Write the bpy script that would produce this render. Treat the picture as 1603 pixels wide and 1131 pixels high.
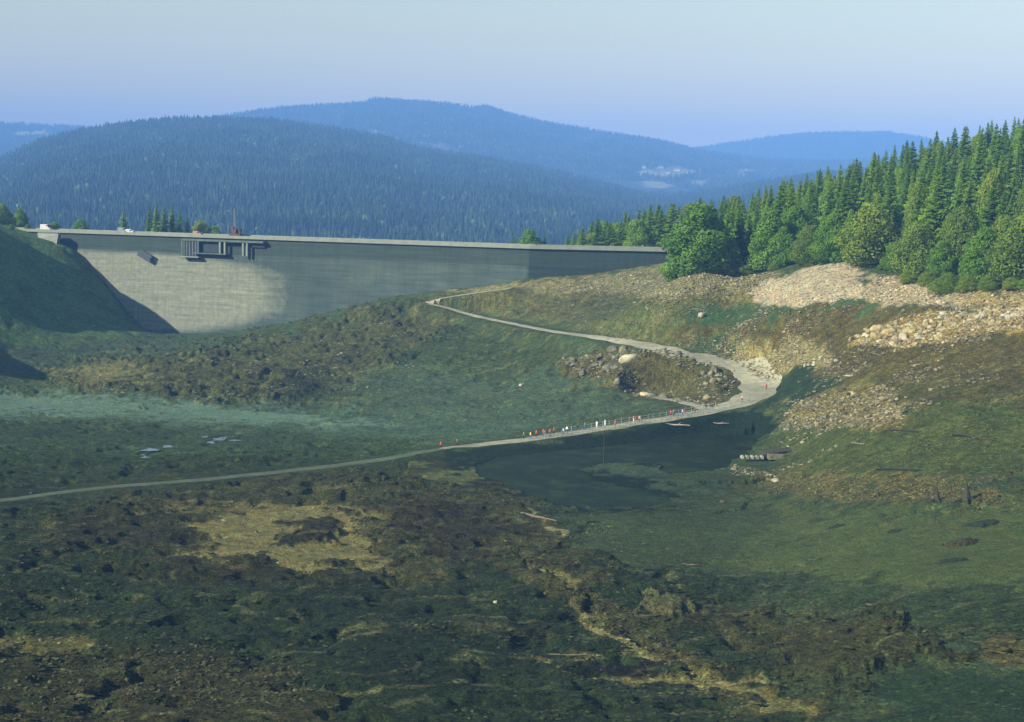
import bpy, math, random
import numpy as np
from mathutils import Vector, Matrix
rnd = random.Random(7)
R = math.radians
for o in list(bpy.data.objects): bpy.data.objects.remove(o)
S = bpy.context.scene
C = S.collection

# ------------------------------------------------------------------ camera
CAMZ = 66.0
FPX = 2467.0          # focal length in photograph pixels (photo is 1603 x 1131)
PITCH = R(6.14); ROLL = R(1.0)
cam_d = bpy.data.cameras.new('camera'); cam = bpy.data.objects.new('camera', cam_d); C.objects.link(cam)
cam_d.sensor_width = 36.0; cam_d.lens = 36.0*FPX/1603.0
cam_d.clip_start = 1.0; cam_d.clip_end = 30000.0
cam.location = (0, 0, CAMZ)
ROT = Matrix.Rotation(math.pi/2-PITCH, 3, 'X') @ Matrix.Rotation(ROLL, 3, 'Z')
cam.rotation_euler = ROT.to_euler()
S.camera = cam
S.render.resolution_x = 1024; S.render.resolution_y = 722

# ------------------------------------------------------------------ light
SUN_EL = R(28); SUN_AZ = math.atan2(-0.88, -0.48)      # azimuth measured from +Y towards +X
w = bpy.data.worlds.new('World'); S.world = w; w.use_nodes = True
nt = w.node_tree; nt.nodes.clear()
out = nt.nodes.new('ShaderNodeOutputWorld'); bg = nt.nodes.new('ShaderNodeBackground')
sky = nt.nodes.new('ShaderNodeTexSky'); sky.sky_type = 'NISHITA'; sky.sun_disc = False
sky.sun_elevation = SUN_EL; sky.sun_rotation = SUN_AZ % (2*math.pi)
sky.air_density = 2.3; sky.dust_density = 0.7; sky.ozone_density = 2.4; sky.altitude = 900
bg.inputs["Strength"].default_value = 0.057
nt.links.new(sky.outputs[0], bg.inputs['Color']); nt.links.new(bg.outputs[0], out.inputs['Surface'])
sd = bpy.data.lights.new('sun', 'SUN'); sd.energy = 3.7; sd.angle = R(0.5); sd.color = (1.0, 0.92, 0.76)
sun = bpy.data.objects.new('sun', sd); C.objects.link(sun)
sdir = Vector((math.sin(SUN_AZ)*math.cos(SUN_EL), math.cos(SUN_AZ)*math.cos(SUN_EL), math.sin(SUN_EL)))
sun.rotation_euler = sdir.to_track_quat('Z', 'Y').to_euler()
sun.location = (-300, -200, 400)
S.view_settings.view_transform = 'Standard'; S.view_settings.look = 'None'
S.view_settings.gamma = 1.0; S.view_settings.exposure = 1.5
S.render.engine = 'CYCLES'
S.cycles.volume_bounces = 0; S.cycles.max_bounces = 4; S.cycles.diffuse_bounces = 2

# ------------------------------------------------------------------ helpers
RM = np.array(ROT)
def ray(px, py):
    d = RM @ np.array([(px-801.5)/FPX, -(py-565.5)/FPX, -1.0])
    return d/math.hypot(d[0], d[1])            # unit horizontal length
def at(px, py, D):                             # point at horizontal distance D along the sight line of a photo pixel
    d = ray(px, py); return (d[0]*D, d[1]*D, CAMZ+d[2]*D)
def to_px(x, y, z):
    v = np.stack([x, y, z-CAMZ], -1) @ RM
    return 801.5+FPX*v[..., 0]/-v[..., 2], 565.5-FPX*v[..., 1]/-v[..., 2]
def sstep(a, b, x):
    t = np.clip((x-a)/(b-a), 0, 1); return t*t*(3-2*t)

_perm = np.random.RandomState(3).permutation(4096)
_ang = np.random.RandomState(5).rand(4096)*2*np.pi
_gx, _gy = np.cos(_ang), np.sin(_ang)
def perlin(x, y, seed=0):
    xi = np.floor(x).astype(int); yi = np.floor(y).astype(int)
    xf = x-xi; yf = y-yi
    def g(ix, iy, fx, fy):
        h = _perm[(_perm[(ix+seed*131) & 4095]+iy) & 4095]
        return _gx[h]*fx+_gy[h]*fy
    u = xf*xf*xf*(xf*(xf*6-15)+10); v = yf*yf*yf*(yf*(yf*6-15)+10)
    a = g(xi, yi, xf, yf); b = g(xi+1, yi, xf-1, yf); c = g(xi, yi+1, xf, yf-1); d = g(xi+1, yi+1, xf-1, yf-1)
    return (a*(1-u)+b*u)*(1-v)+(c*(1-u)+d*u)*v
def fbm(x, y, sc, octv=4, seed=0, gain=.5):
    s = 0; a = 1; f = 1/sc
    for i in range(octv):
        s = s+a*perlin(x*f+17.3*i, y*f-9.1*i, seed+i); a *= gain; f *= 2.03
    return s
def ridged(x, y, sc, octv=4, seed=0):
    s = 0; a = 1; f = 1/sc
    for i in range(octv):
        s = s+a*(0.45-np.abs(perlin(x*f+7.7*i, y*f+3.1*i, seed+i))); a *= .5; f *= 2.1
    return s

def tag(o, label=None, cat=None, group=None, kind=None):
    if label: o['label'] = label
    if cat: o['category'] = cat
    if group: o['group'] = group
    if kind: o['kind'] = kind
    return o
def empty(name, loc, rz=0.0):
    o = bpy.data.objects.new(name, None); C.objects.link(o); o.location = loc; o.rotation_euler = (0, 0, rz)
    o.empty_display_size = 1; return o
def link(name, me, parent=None, mats=()):
    for m in mats: me.materials.append(m)
    o = bpy.data.objects.new(name, me); C.objects.link(o)
    if parent: o.parent = parent
    return o
def mesh_np(name, verts, faces, smooth=False, uv=None, col=None, n=None):
    """verts (N,3) ; faces (M,k) array"""
    me = bpy.data.meshes.new(name); verts = np.asarray(verts, np.float32); faces = np.asarray(faces, np.int32)
    M, k = faces.shape
    me.vertices.add(len(verts)); me.vertices.foreach_set('co', verts.ravel())
    me.loops.add(M*k); me.loops.foreach_set('vertex_index', faces.ravel())
    me.polygons.add(M); me.polygons.foreach_set('loop_start', np.arange(0, M*k, k, dtype=np.int32))
    me.polygons.foreach_set('use_smooth', np.full(M, smooth, bool))
    if col is not None:
        a = me.color_attributes.new('Col', 'FLOAT_COLOR', 'POINT')
        c4 = np.ones((len(verts), 4), np.float32); c4[:, :col.shape[1]] = col; a.data.foreach_set('color', c4.ravel())
    me.update(calc_edges=True); me.validate(verbose=False)
    return me
class MB:
    def __init__(s): s.v = []; s.f = []; s.mi = []; s.cm = 0
    def add(s, vs, fs):
        b = len(s.v); s.v += [tuple(v) for v in vs]; s.f += [tuple(i+b for i in f) for f in fs]; s.mi += [s.cm]*len(fs)
    def box(s, c, d, M=None):
        x, y, z = [q/2 for q in d]
        vs = [Vector((sx*x, sy*y, sz*z)) for sz in (-1, 1) for sy in (-1, 1) for sx in (-1, 1)]
        if M is not None: vs = [M @ v for v in vs]
        vs = [v+Vector(c) for v in vs]
        s.add(vs, [(0, 2, 3, 1), (4, 5, 7, 6), (0, 1, 5, 4), (2, 6, 7, 3), (0, 4, 6, 2), (1, 3, 7, 5)])
    def bar(s, a, b, r0, r1=None, n=8):
        r1 = r0 if r1 is None else r1
        a = Vector(a); b = Vector(b); q = (b-a).to_track_quat('Z', 'Y').to_matrix()
        vs = []
        for p, r in ((a, r0), (b, r1)):
            for k in range(n): vs.append(p+q @ Vector((r*math.cos(2*math.pi*k/n), r*math.sin(2*math.pi*k/n), 0)))
        fs = [(k, (k+1) % n, n+(k+1) % n, n+k) for k in range(n)]+[tuple(range(n))[::-1], tuple(range(n, 2*n))]
        s.add(vs, fs)
    def prism(s, pts, z0, z1):
        n = len(pts); vs = [(x, y, z0) for x, y in pts]+[(x, y, z1) for x, y in pts]
        s.add(vs, [(k, (k+1) % n, n+(k+1) % n, n+k) for k in range(n)]+[tuple(range(n))[::-1], tuple(range(n, 2*n))])
    def build(s, name, mats, parent=None, smooth=False):
        me = bpy.data.meshes.new(name); me.from_pydata(s.v, [], s.f); me.validate()
        if not isinstance(mats, (list, tuple)): mats = [mats]
        o = link(name, me, parent, mats)
        for p, m in zip(me.polygons, s.mi): p.material_index = m; p.use_smooth = smooth
        return o

# ------------------------------------------------------------------ materials
class NB:
    def __init__(s, name):
        s.m = bpy.data.materials.new(name); s.m.use_nodes = True; s.t = s.m.node_tree
        s.b = s.t.nodes['Principled BSDF']
    def n(s, typ, **kw):
        o = s.t.nodes.new(typ)
        for k, v in kw.items():
            if k in o.inputs: o.inputs[k].default_value = v
            else: setattr(o, k, v)
        return o
    def l(s, a, b): s.t.links.new(a, b)
    def mix(s, fac, a, b, mode='MIX'):
        m = s.t.nodes.new('ShaderNodeMix'); m.data_type = 'RGBA'; m.blend_type = mode
        for sock, val in ((m.inputs[0], fac), (m.inputs[6], a), (m.inputs[7], b)):
            if hasattr(val, 'links'): s.l(val, sock)
            elif isinstance(val, (int, float)): sock.default_value = val
            else: sock.default_value = (*val, 1)
        return m.outputs[2]
    def noise(s, scale, detail=4, rough=.55, vec=None):
        n = s.n('ShaderNodeTexNoise'); n.inputs['Scale'].default_value = scale
        n.inputs['Detail'].default_value = detail; n.inputs['Roughness'].default_value = rough
        if vec is not None: s.l(vec, n.inputs['Vector'])
        return n
    def ramp(s, fac, stops):
        r = s.n('ShaderNodeValToRGB'); e = r.color_ramp.elements
        while len(e) < len(stops): e.new(.5)
        for i, (p, c) in enumerate(stops):
            e[i].position = p; e[i].color = (*c, 1) if not isinstance(c, (int, float)) else (c, c, c, 1)
        s.l(fac, r.inputs[0]); return r.outputs[0]
    def math(s, op, a, b=None):
        m = s.n('ShaderNodeMath', operation=op)
        for i, v in enumerate((a, b)):
            if v is None: continue
            if hasattr(v, 'links'): s.l(v, m.inputs[i])
            else: m.inputs[i].default_value = v
        return m.outputs[0]
    def bump(s, h, strength=.5, dist=.3):
        b = s.n('ShaderNodeBump'); b.inputs['Strength'].default_value = strength; b.inputs['Distance'].default_value = dist
        s.l(h, b.inputs['Height']); s.l(b.outputs[0], s.b.inputs['Normal'])
def simple(name, col, rough=.8, var=.25, scale=1.0, metal=0):
    k = NB(name); tc = k.n('ShaderNodeTexCoord')
    n = k.noise(scale, 4, .6, tc.outputs['Object'])
    c = k.ramp(n.outputs[0], [(.3, tuple(x*(1-var) for x in col)), (.7, tuple(min(1, x*(1+var)) for x in col))])
    k.l(c, k.b.inputs['Base Color']); k.b.inputs['Roughness'].default_value = rough
    k.b.inputs['Metallic'].default_value = metal; k.b.inputs['Specular IOR Level'].default_value = .25
    return k.m

def ground_mat():
    k = NB('lakebed_ground'); geo = k.n('ShaderNodeNewGeometry'); P = geo.outputs['Position']
    a = k.n('ShaderNodeAttribute', attribute_name='Col'); base = a.outputs['Color']; rough = a.outputs['Alpha']
    n1 = k.noise(.09, 6, .62, P); n2 = k.noise(.55, 6, .68, P); n3 = k.noise(2.6, 5, .7, P)
    v = k.mix(.5, k.ramp(n1.outputs[0], [(.33, .50), (.67, 1.55)]), k.ramp(n2.outputs[0], [(.35, .15), (.5, .85), (.66, 2.1)]))
    f3 = k.ramp(n3.outputs[0], [(.36, .35), (.5, .95), (.64, 1.75)])
    v = k.mix(1.0, v, f3, 'MULTIPLY')
    # on smooth silt the mottling is weak
    v = k.mix(k.math('MULTIPLY_ADD', rough, .75), (1, 1, 1), v)
    v.node.inputs[0].links[0].from_node.inputs[2].default_value = .35
    c = k.mix(1.0, base, v, 'MULTIPLY')
    n4 = k.noise(.30, 6, .72, P)
    tint = k.ramp(n4.outputs[0], [(.35, (.82, 1.05, .95)), (.5, (1, 1, .95)), (.66, (1.28, 1.08, .72))])
    c = k.mix(.8, c, tint, 'MULTIPLY')
    # scattered pale stones and dark hollows
    vo = k.n('ShaderNodeTexVoronoi'); vo.inputs['Scale'].default_value = .9; k.l(P, vo.inputs['Vector'])
    sp = k.ramp(vo.outputs['Distance'], [(.0, 1.0), (.16, 1.0), (.24, 0.0)])
    nsel = k.ramp(k.noise(.13, 3, .5, P).outputs[0], [(.55, 0.0), (.66, 1.0)])
    c = k.mix(k.math('MULTIPLY', k.math('MULTIPLY', sp, nsel), k.math('MULTIPLY', rough, .5)), c, (.19, .18, .12))
    k.l(c, k.b.inputs['Base Color']); k.b.inputs['Roughness'].default_value = .95; k.b.inputs['Specular IOR Level'].default_value = .12
    h = k.math('ADD', k.math('MULTIPLY', n2.outputs[0], 1.0), k.math('MULTIPLY', n3.outputs[0], .45))
    k.bump(h, .9, 1.1)
    return k.m
M_ground = ground_mat()
def col_mat(name, var=.35, scale=.4, rough=.9, bump=0, bs=3.0):
    """colour from vertex attribute with object-space mottling"""
    k = NB(name); tc = k.n('ShaderNodeNewGeometry'); a = k.n('ShaderNodeAttribute', attribute_name='Col')
    n = k.noise(scale, 5, .65, tc.outputs['Position'])
    c = k.mix(1.0, a.outputs['Color'], k.ramp(n.outputs[0], [(.3, 1-var), (.7, 1+var)]), 'MULTIPLY')
    k.l(c, k.b.inputs['Base Color']); k.b.inputs['Roughness'].default_value = rough; k.b.inputs['Specular IOR Level'].default_value = .15
    if bump: k.bump(k.noise(bs, 4, .6, tc.outputs['Position']).outputs[0], bump, .3)
    return k.m
M_far = col_mat('distant_forest', .3, .02)
M_hill = col_mat('hill_ground', .4, .01)
M_rubble = col_mat('rubble_stones', .3, 1.2, .9, .4, 4)

def leaf_mat(name, col, tip, scale=.6):
    k = NB(name); oi = k.n('ShaderNodeObjectInfo'); tc = k.n('ShaderNodeTexCoord')
    n = k.noise(scale, 4, .65, tc.outputs['Object'])
    c = k.ramp(n.outputs[0], [(.32, col), (.68, tip)])
    j = k.ramp(oi.outputs['Random'], [(0, (.72, .78, .80)), (.5, (1.0, 1.0, 1.0)), (1, (1.35, 1.18, .85))])
    c = k.mix(1.0, c, j, 'MULTIPLY'); k.l(c, k.b.inputs['Base Color'])
    k.b.inputs['Roughness'].default_value = .75; k.b.inputs['Specular IOR Level'].default_value = .2
    tr = k.n('ShaderNodeBsdfTranslucent'); k.l(c, tr.inputs['Color'])
    ms = k.n('ShaderNodeMixShader'); ms.inputs[0].default_value = .35
    k.l(k.b.outputs[0], ms.inputs[1]); k.l(tr.outputs[0], ms.inputs[2])
    k.l(ms.outputs[0], k.t.nodes['Material Output'].inputs['Surface'])
    return k.m
M_spruce = leaf_mat('spruce_needles', (.062, .150, .010), (.180, .310, .022))
M_leaf = leaf_mat('broad_leaves', (.065, .170, .012), (.175, .310, .026))
M_leaf2 = leaf_mat('olive_leaves', (.080, .155, .016), (.195, .275, .034))
M_bark = simple('bark', (.10, .075, .055), .95, .35, 3)
def rock_mat(name, c0, c1):
    k = NB(name); oi = k.n('ShaderNodeObjectInfo'); tc = k.n('ShaderNodeTexCoord')
    n = k.noise(2.2, 6, .65, tc.outputs['Object'])
    c = k.ramp(n.outputs[0], [(.32, c0), (.66, c1)])
    c = k.mix(1.0, c, k.ramp(oi.outputs['Random'], [(0, (.65, .68, .70)), (.6, (1, 1, 1)), (1, (1.2, 1.12, .9))]), 'MULTIPLY')
    k.l(c, k.b.inputs['Base Color']); k.b.inputs['Roughness'].default_value = .9; k.b.inputs['Specular IOR Level'].default_value = .2
    k.bump(n.outputs[0], .6, .25); return k.m
M_rock_tan = rock_mat('tan_granite', (.15, .13, .065), (.36, .31, .17))
M_rock_grey = rock_mat('grey_green_granite', (.05, .058, .034), (.20, .19, .12))
M_rock_pale = rock_mat('pale_granite', (.20, .19, .13), (.42, .39, .28))
M_rock_dark = rock_mat('dark_peat_stone', (.022, .021, .013), (.08, .07, .04))

# ------------------------------------------------------------------ terrain heights (thin-plate surface through surveyed points)
CREST = 44.4
DAM = [np.array(at(60, 357, 760)[:2]), np.array([6.0, 622.0]), np.array([62.0, 615.0]), np.array([110.0, 609.0])]
def dam_y(x):
    return np.interp(x, [p[0] for p in DAM], [p[1] for p in DAM])
def dam_foot(px, py, off=0.0):                # point of the dam's upstream face seen at a pixel
    d = ray(px, py); lo, hi = 300., 1000.
    for _ in range(50):
        m = (lo+hi)/2
        if d[1]*m < dam_y(d[0]*m)-3.0-off: lo = m
        else: hi = m
    return at(px, py, lo)
ctrl = []
def cp(px, py, D): ctrl.append(at(px, py, D))
def cd(px, D, z): d = ray(px, 500); ctrl.append((d[0]*D, d[1]*D, z))
def cx(x, y, z): ctrl.append((x, y, z))
for px, py in [(110, 388), (170, 455), (230, 521), (300, 523), (370, 520), (430, 511), (520, 490), (620, 464), (700, 455), (830, 437), (960, 425), (1050, 411)]:
    p = dam_foot(px, py); cx(*p)
    if px > 240: cx(p[0]+3, p[1]+14, p[2]-1.0)
# left bank
for a in [(60, 373, 752), (0, 372, 700), (0, 400, 680), (0, 450, 650), (0, 500, 628), (0, 545, 600), (60, 440, 705), (60, 500, 655),
          (120, 440, 712), (120, 515, 655), (180, 518, 672), (0, 590, 545), (200, 560, 600), (60, 560, 590)]: cp(*a)
for px, D, z in [(-200, 640, 44), (-500, 640, 58), (-200, 540, 30), (-300, 450, 12), (-600, 520, 42), (-100, 800, 46), (-400, 850, 60),
                 (60, 790, 42), (0, 900, 45), (150, 820, 20), (300, 850, -4), (500, 800, -6), (700, 780, -4), (300, 1000, -4), (800, 950, -2), (-200, 1000, 42)]: cd(px, D, z)
# valley floor and middle ridge
for a in [(100, 640, 462), (300, 655, 448), (500, 670, 432), (0, 700, 385), (200, 700, 388), (400, 705, 382), (560, 690, 405),
          (0, 620, 492), (300, 600, 522), (150, 600, 505), (260, 572, 560), (450, 560, 560), (430, 610, 505), (560, 520, 600), (520, 560, 550),
          (650, 500, 606), (640, 560, 535), (640, 620, 478), (760, 640, 450), (850, 600, 478), (800, 560, 520), (900, 640, 440),
          (740, 494, 598), (900, 523, 515), (1040, 546, 467), (1150, 573, 456), (1200, 602, 438), (1180, 622, 421), (1100, 645, 402),
          (1000, 661, 388), (850, 684, 368), (700, 701, 357), (560, 722, 350), (330, 749, 329), (0, 784, 303), (850, 672, 414), (700, 690, 410), (950, 655, 428), (1040, 628, 447),
          (930, 575, 480), (1060, 590, 445), (1100, 620, 425), (980, 620, 448), (1000, 480, 540), (1100, 450, 520), (900, 460, 596), (1150, 500, 476), (1150, 440, 506)]: cp(*a)
# pond hollow
POND_Z = 7.0
def atz(px, py, z):
    d = ray(px, py); D = (z-CAMZ)/d[2]; return (d[0]*D, d[1]*D, z)
for a in [(900, 720), (1000, 710), (1100, 690), (1150, 690), (870, 775), (960, 785), (1030, 780), (780, 735), (900, 740)]: cx(*atz(*a, 5.9))
# right bank
for a in [(1090, 420, 500), (1230, 418, 496), (1340, 411, 480), (1340, 460, 455), (1200, 470, 478), (1200, 500, 462), (1200, 440, 490), (1500, 442, 430), (1603, 448, 408), (1450, 480, 415), (1260, 500, 452),
          (1400, 540, 402), (1570, 520, 385), (1300, 570, 415), (1250, 640, 388), (1400, 640, 340), (1570, 600, 345), (1400, 740, 292), (1570, 720, 290), (1250, 720, 343),
          (1200, 780, 306), (1400, 800, 268), (1570, 800, 262), (1400, 900, 226), (1570, 900, 220), (1200, 900, 245), (1200, 820, 282), (1400, 1000, 196), (1570, 1020, 188), (1200, 1020, 208), (1400, 1110, 171), (1100, 1110, 182)]: cp(*a)
# foreground
for a in [(1060, 800, 287), (1000, 860, 257), (1000, 950, 222), (950, 1100, 180), (820, 830, 273), (800, 930, 225), (750, 1100, 178), (640, 770, 307), (740, 745, 328), (870, 800, 289), (640, 735, 340), (600, 850, 262),
          (400, 800, 292), (400, 900, 240), (400, 1000, 207), (400, 1110, 177), (200, 850, 262), (0, 840, 270), (0, 930, 228), (0, 1010, 206), (0, 1110, 175), (200, 780, 305), (600, 1000, 205)]: cp(*a)
# forested rise on the right, and the ground round the camera
for px, D, z in [(1200, 520, 44.5), (1200, 600, 47), (1300, 510, 46), (1400, 475, 46), (1400, 530, 50), (1400, 660, 66), (1500, 450, 46), (1600, 430, 46), (1600, 470, 49), (1600, 540, 58), (1600, 640, 76), (1800, 600, 84), (1800, 420, 56), (2100, 420, 76), (1900, 300, 28),
                 (1150, 700, 45), (1300, 800, 70), (1600, 850, 95), (2000, 800, 110), (1050, 640, 42), (1000, 700, 40), (1000, 760, 40), (950, 740, 38), (900, 740, 36), (1100, 740, 44), (1100, 900, 40), (2400, 600, 105), (2100, 240, 22),
                 (-600, 240, 18), (-1200, 300, 30), (2600, 250, 40), (400, 130, 12), (1200, 135, 13), (-300, 140, 14), (1900, 140, 18)]: cd(px, D, z)
ctrl = np.array(ctrl); _c = ctrl[:, :2]/100.0
def _phi(r2): return .5*r2*np.log(r2+1e-9)
_K = _phi(((_c[:, None]-_c[None])**2).sum(-1))+np.eye(len(_c))*.004
_Pm = np.hstack([np.ones((len(_c), 1)), _c]); _A = np.block([[_K, _Pm], [_Pm.T, np.zeros((3, 3))]])
_w = np.linalg.solve(_A, np.concatenate([ctrl[:, 2], np.zeros(3)]))
def base_h(x, y):
    x = np.asarray(x, float)/100; y = np.asarray(y, float)/100
    s = _w[-3]+_w[-2]*x+_w[-1]*y
    for i in range(len(_c)): s = s+_w[i]*_phi((x-_c[i, 0])**2+(y-_c[i, 1])**2)
    D = np.hypot(x, y)*100; n = np.interp(D, [0, 3, 8, 40, 95, 135], [62.5, 61.5, 58, 44, 20, 10])   # the bank the photographer stands on
    a = sstep(100, 150, D); s = np.where(D > 1, s*a+n*(1-a), s)
    return s

# road centre lines in photo pixels with their distances
def poly_pts(keys, n):
    P = np.array([at(*k) for k in keys]); t = np.r_[0, np.cumsum(np.hypot(*np.diff(P[:, :2], axis=0).T))]
    # centripetal-ish smooth resample
    out = []
    for q in range(len(P)-1):
        p0 = P[max(q-1, 0)]; p1 = P[q]; p2 = P[q+1]; p3 = P[min(q+2, len(P)-1)]
        m = max(2, int((t[q+1]-t[q])/t[-1]*n))
        for s_ in np.linspace(0, 1, m, endpoint=False):
            out.append(.5*((2*p1)+(-p0+p2)*s_+(2*p0-5*p1+4*p2-p3)*s_**2+(-p0+3*p1-3*p2+p3)*s_**3))
    out.append(P[-1]); return np.array(out)
ROAD = poly_pts([(-120, 800, 295), (0, 783, 303), (160, 763, 318), (330, 749, 329), (560, 724, 349), (700, 702, 357), (850, 684, 368), (1000, 661, 388), (1100, 644, 402), (1160, 629, 415), (1187, 612, 430),
                 (1182, 592, 448), (1150, 573, 456), (1100, 559, 460), (1040, 546, 467), (900, 523, 515), (800, 504, 566), (740, 493, 597), (700, 480, 606), (672, 470, 612), (720, 459, 610), (800, 449, 606)], 700)
SPUR = poly_pts([(1112, 641, 405), (1085, 634, 421), (1040, 626, 447), (1010, 622, 458)], 60)
def road_dist(x, y):
    x = np.asarray(x, float); d = np.full(np.shape(x), 1e9); zz = np.zeros(np.shape(x))
    for L in (np.vstack([ROAD[::5], ROAD[-1:]]), np.vstack([SPUR[::8], SPUR[-1:]])):
        for p, q_ in zip(L[:-1], L[1:]):
            ex, ey = q_[0]-p[0], q_[1]-p[1]; l2 = ex*ex+ey*ey
            if l2 < 1e-6: continue
            t = np.clip(((x-p[0])*ex+(y-p[1])*ey)/l2, 0, 1)
            q = (x-p[0]-t*ex)**2+(y-p[1]-t*ey)**2; m = q < d; d = np.where(m, q, d); zz = np.where(m, p[2]+t*(q_[2]-p[2]), zz)
    return np.sqrt(d), zz

# ------------------------------------------------------------------ ground patches (outlines in photo pixels, laid on the surveyed ground)
def s2l(r, g, b): return tuple(((c/255+.055)/1.055)**2.4 if c > 10 else c/3294 for c in (r, g, b))
GAIN = .50
def A(r, g, b, k=1.0): r_, g_, b_ = s2l(r, g, b); return (r_*k*GAIN*1.02, g_*k*GAIN, b_*k*GAIN*(.55+.27*min(1, max(0, (r-140)/50))))
def B(r, g, b): r_, g_, b_ = s2l(r, g, b); return (r_*GAIN, g_*GAIN, b_*GAIN*.70)
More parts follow.
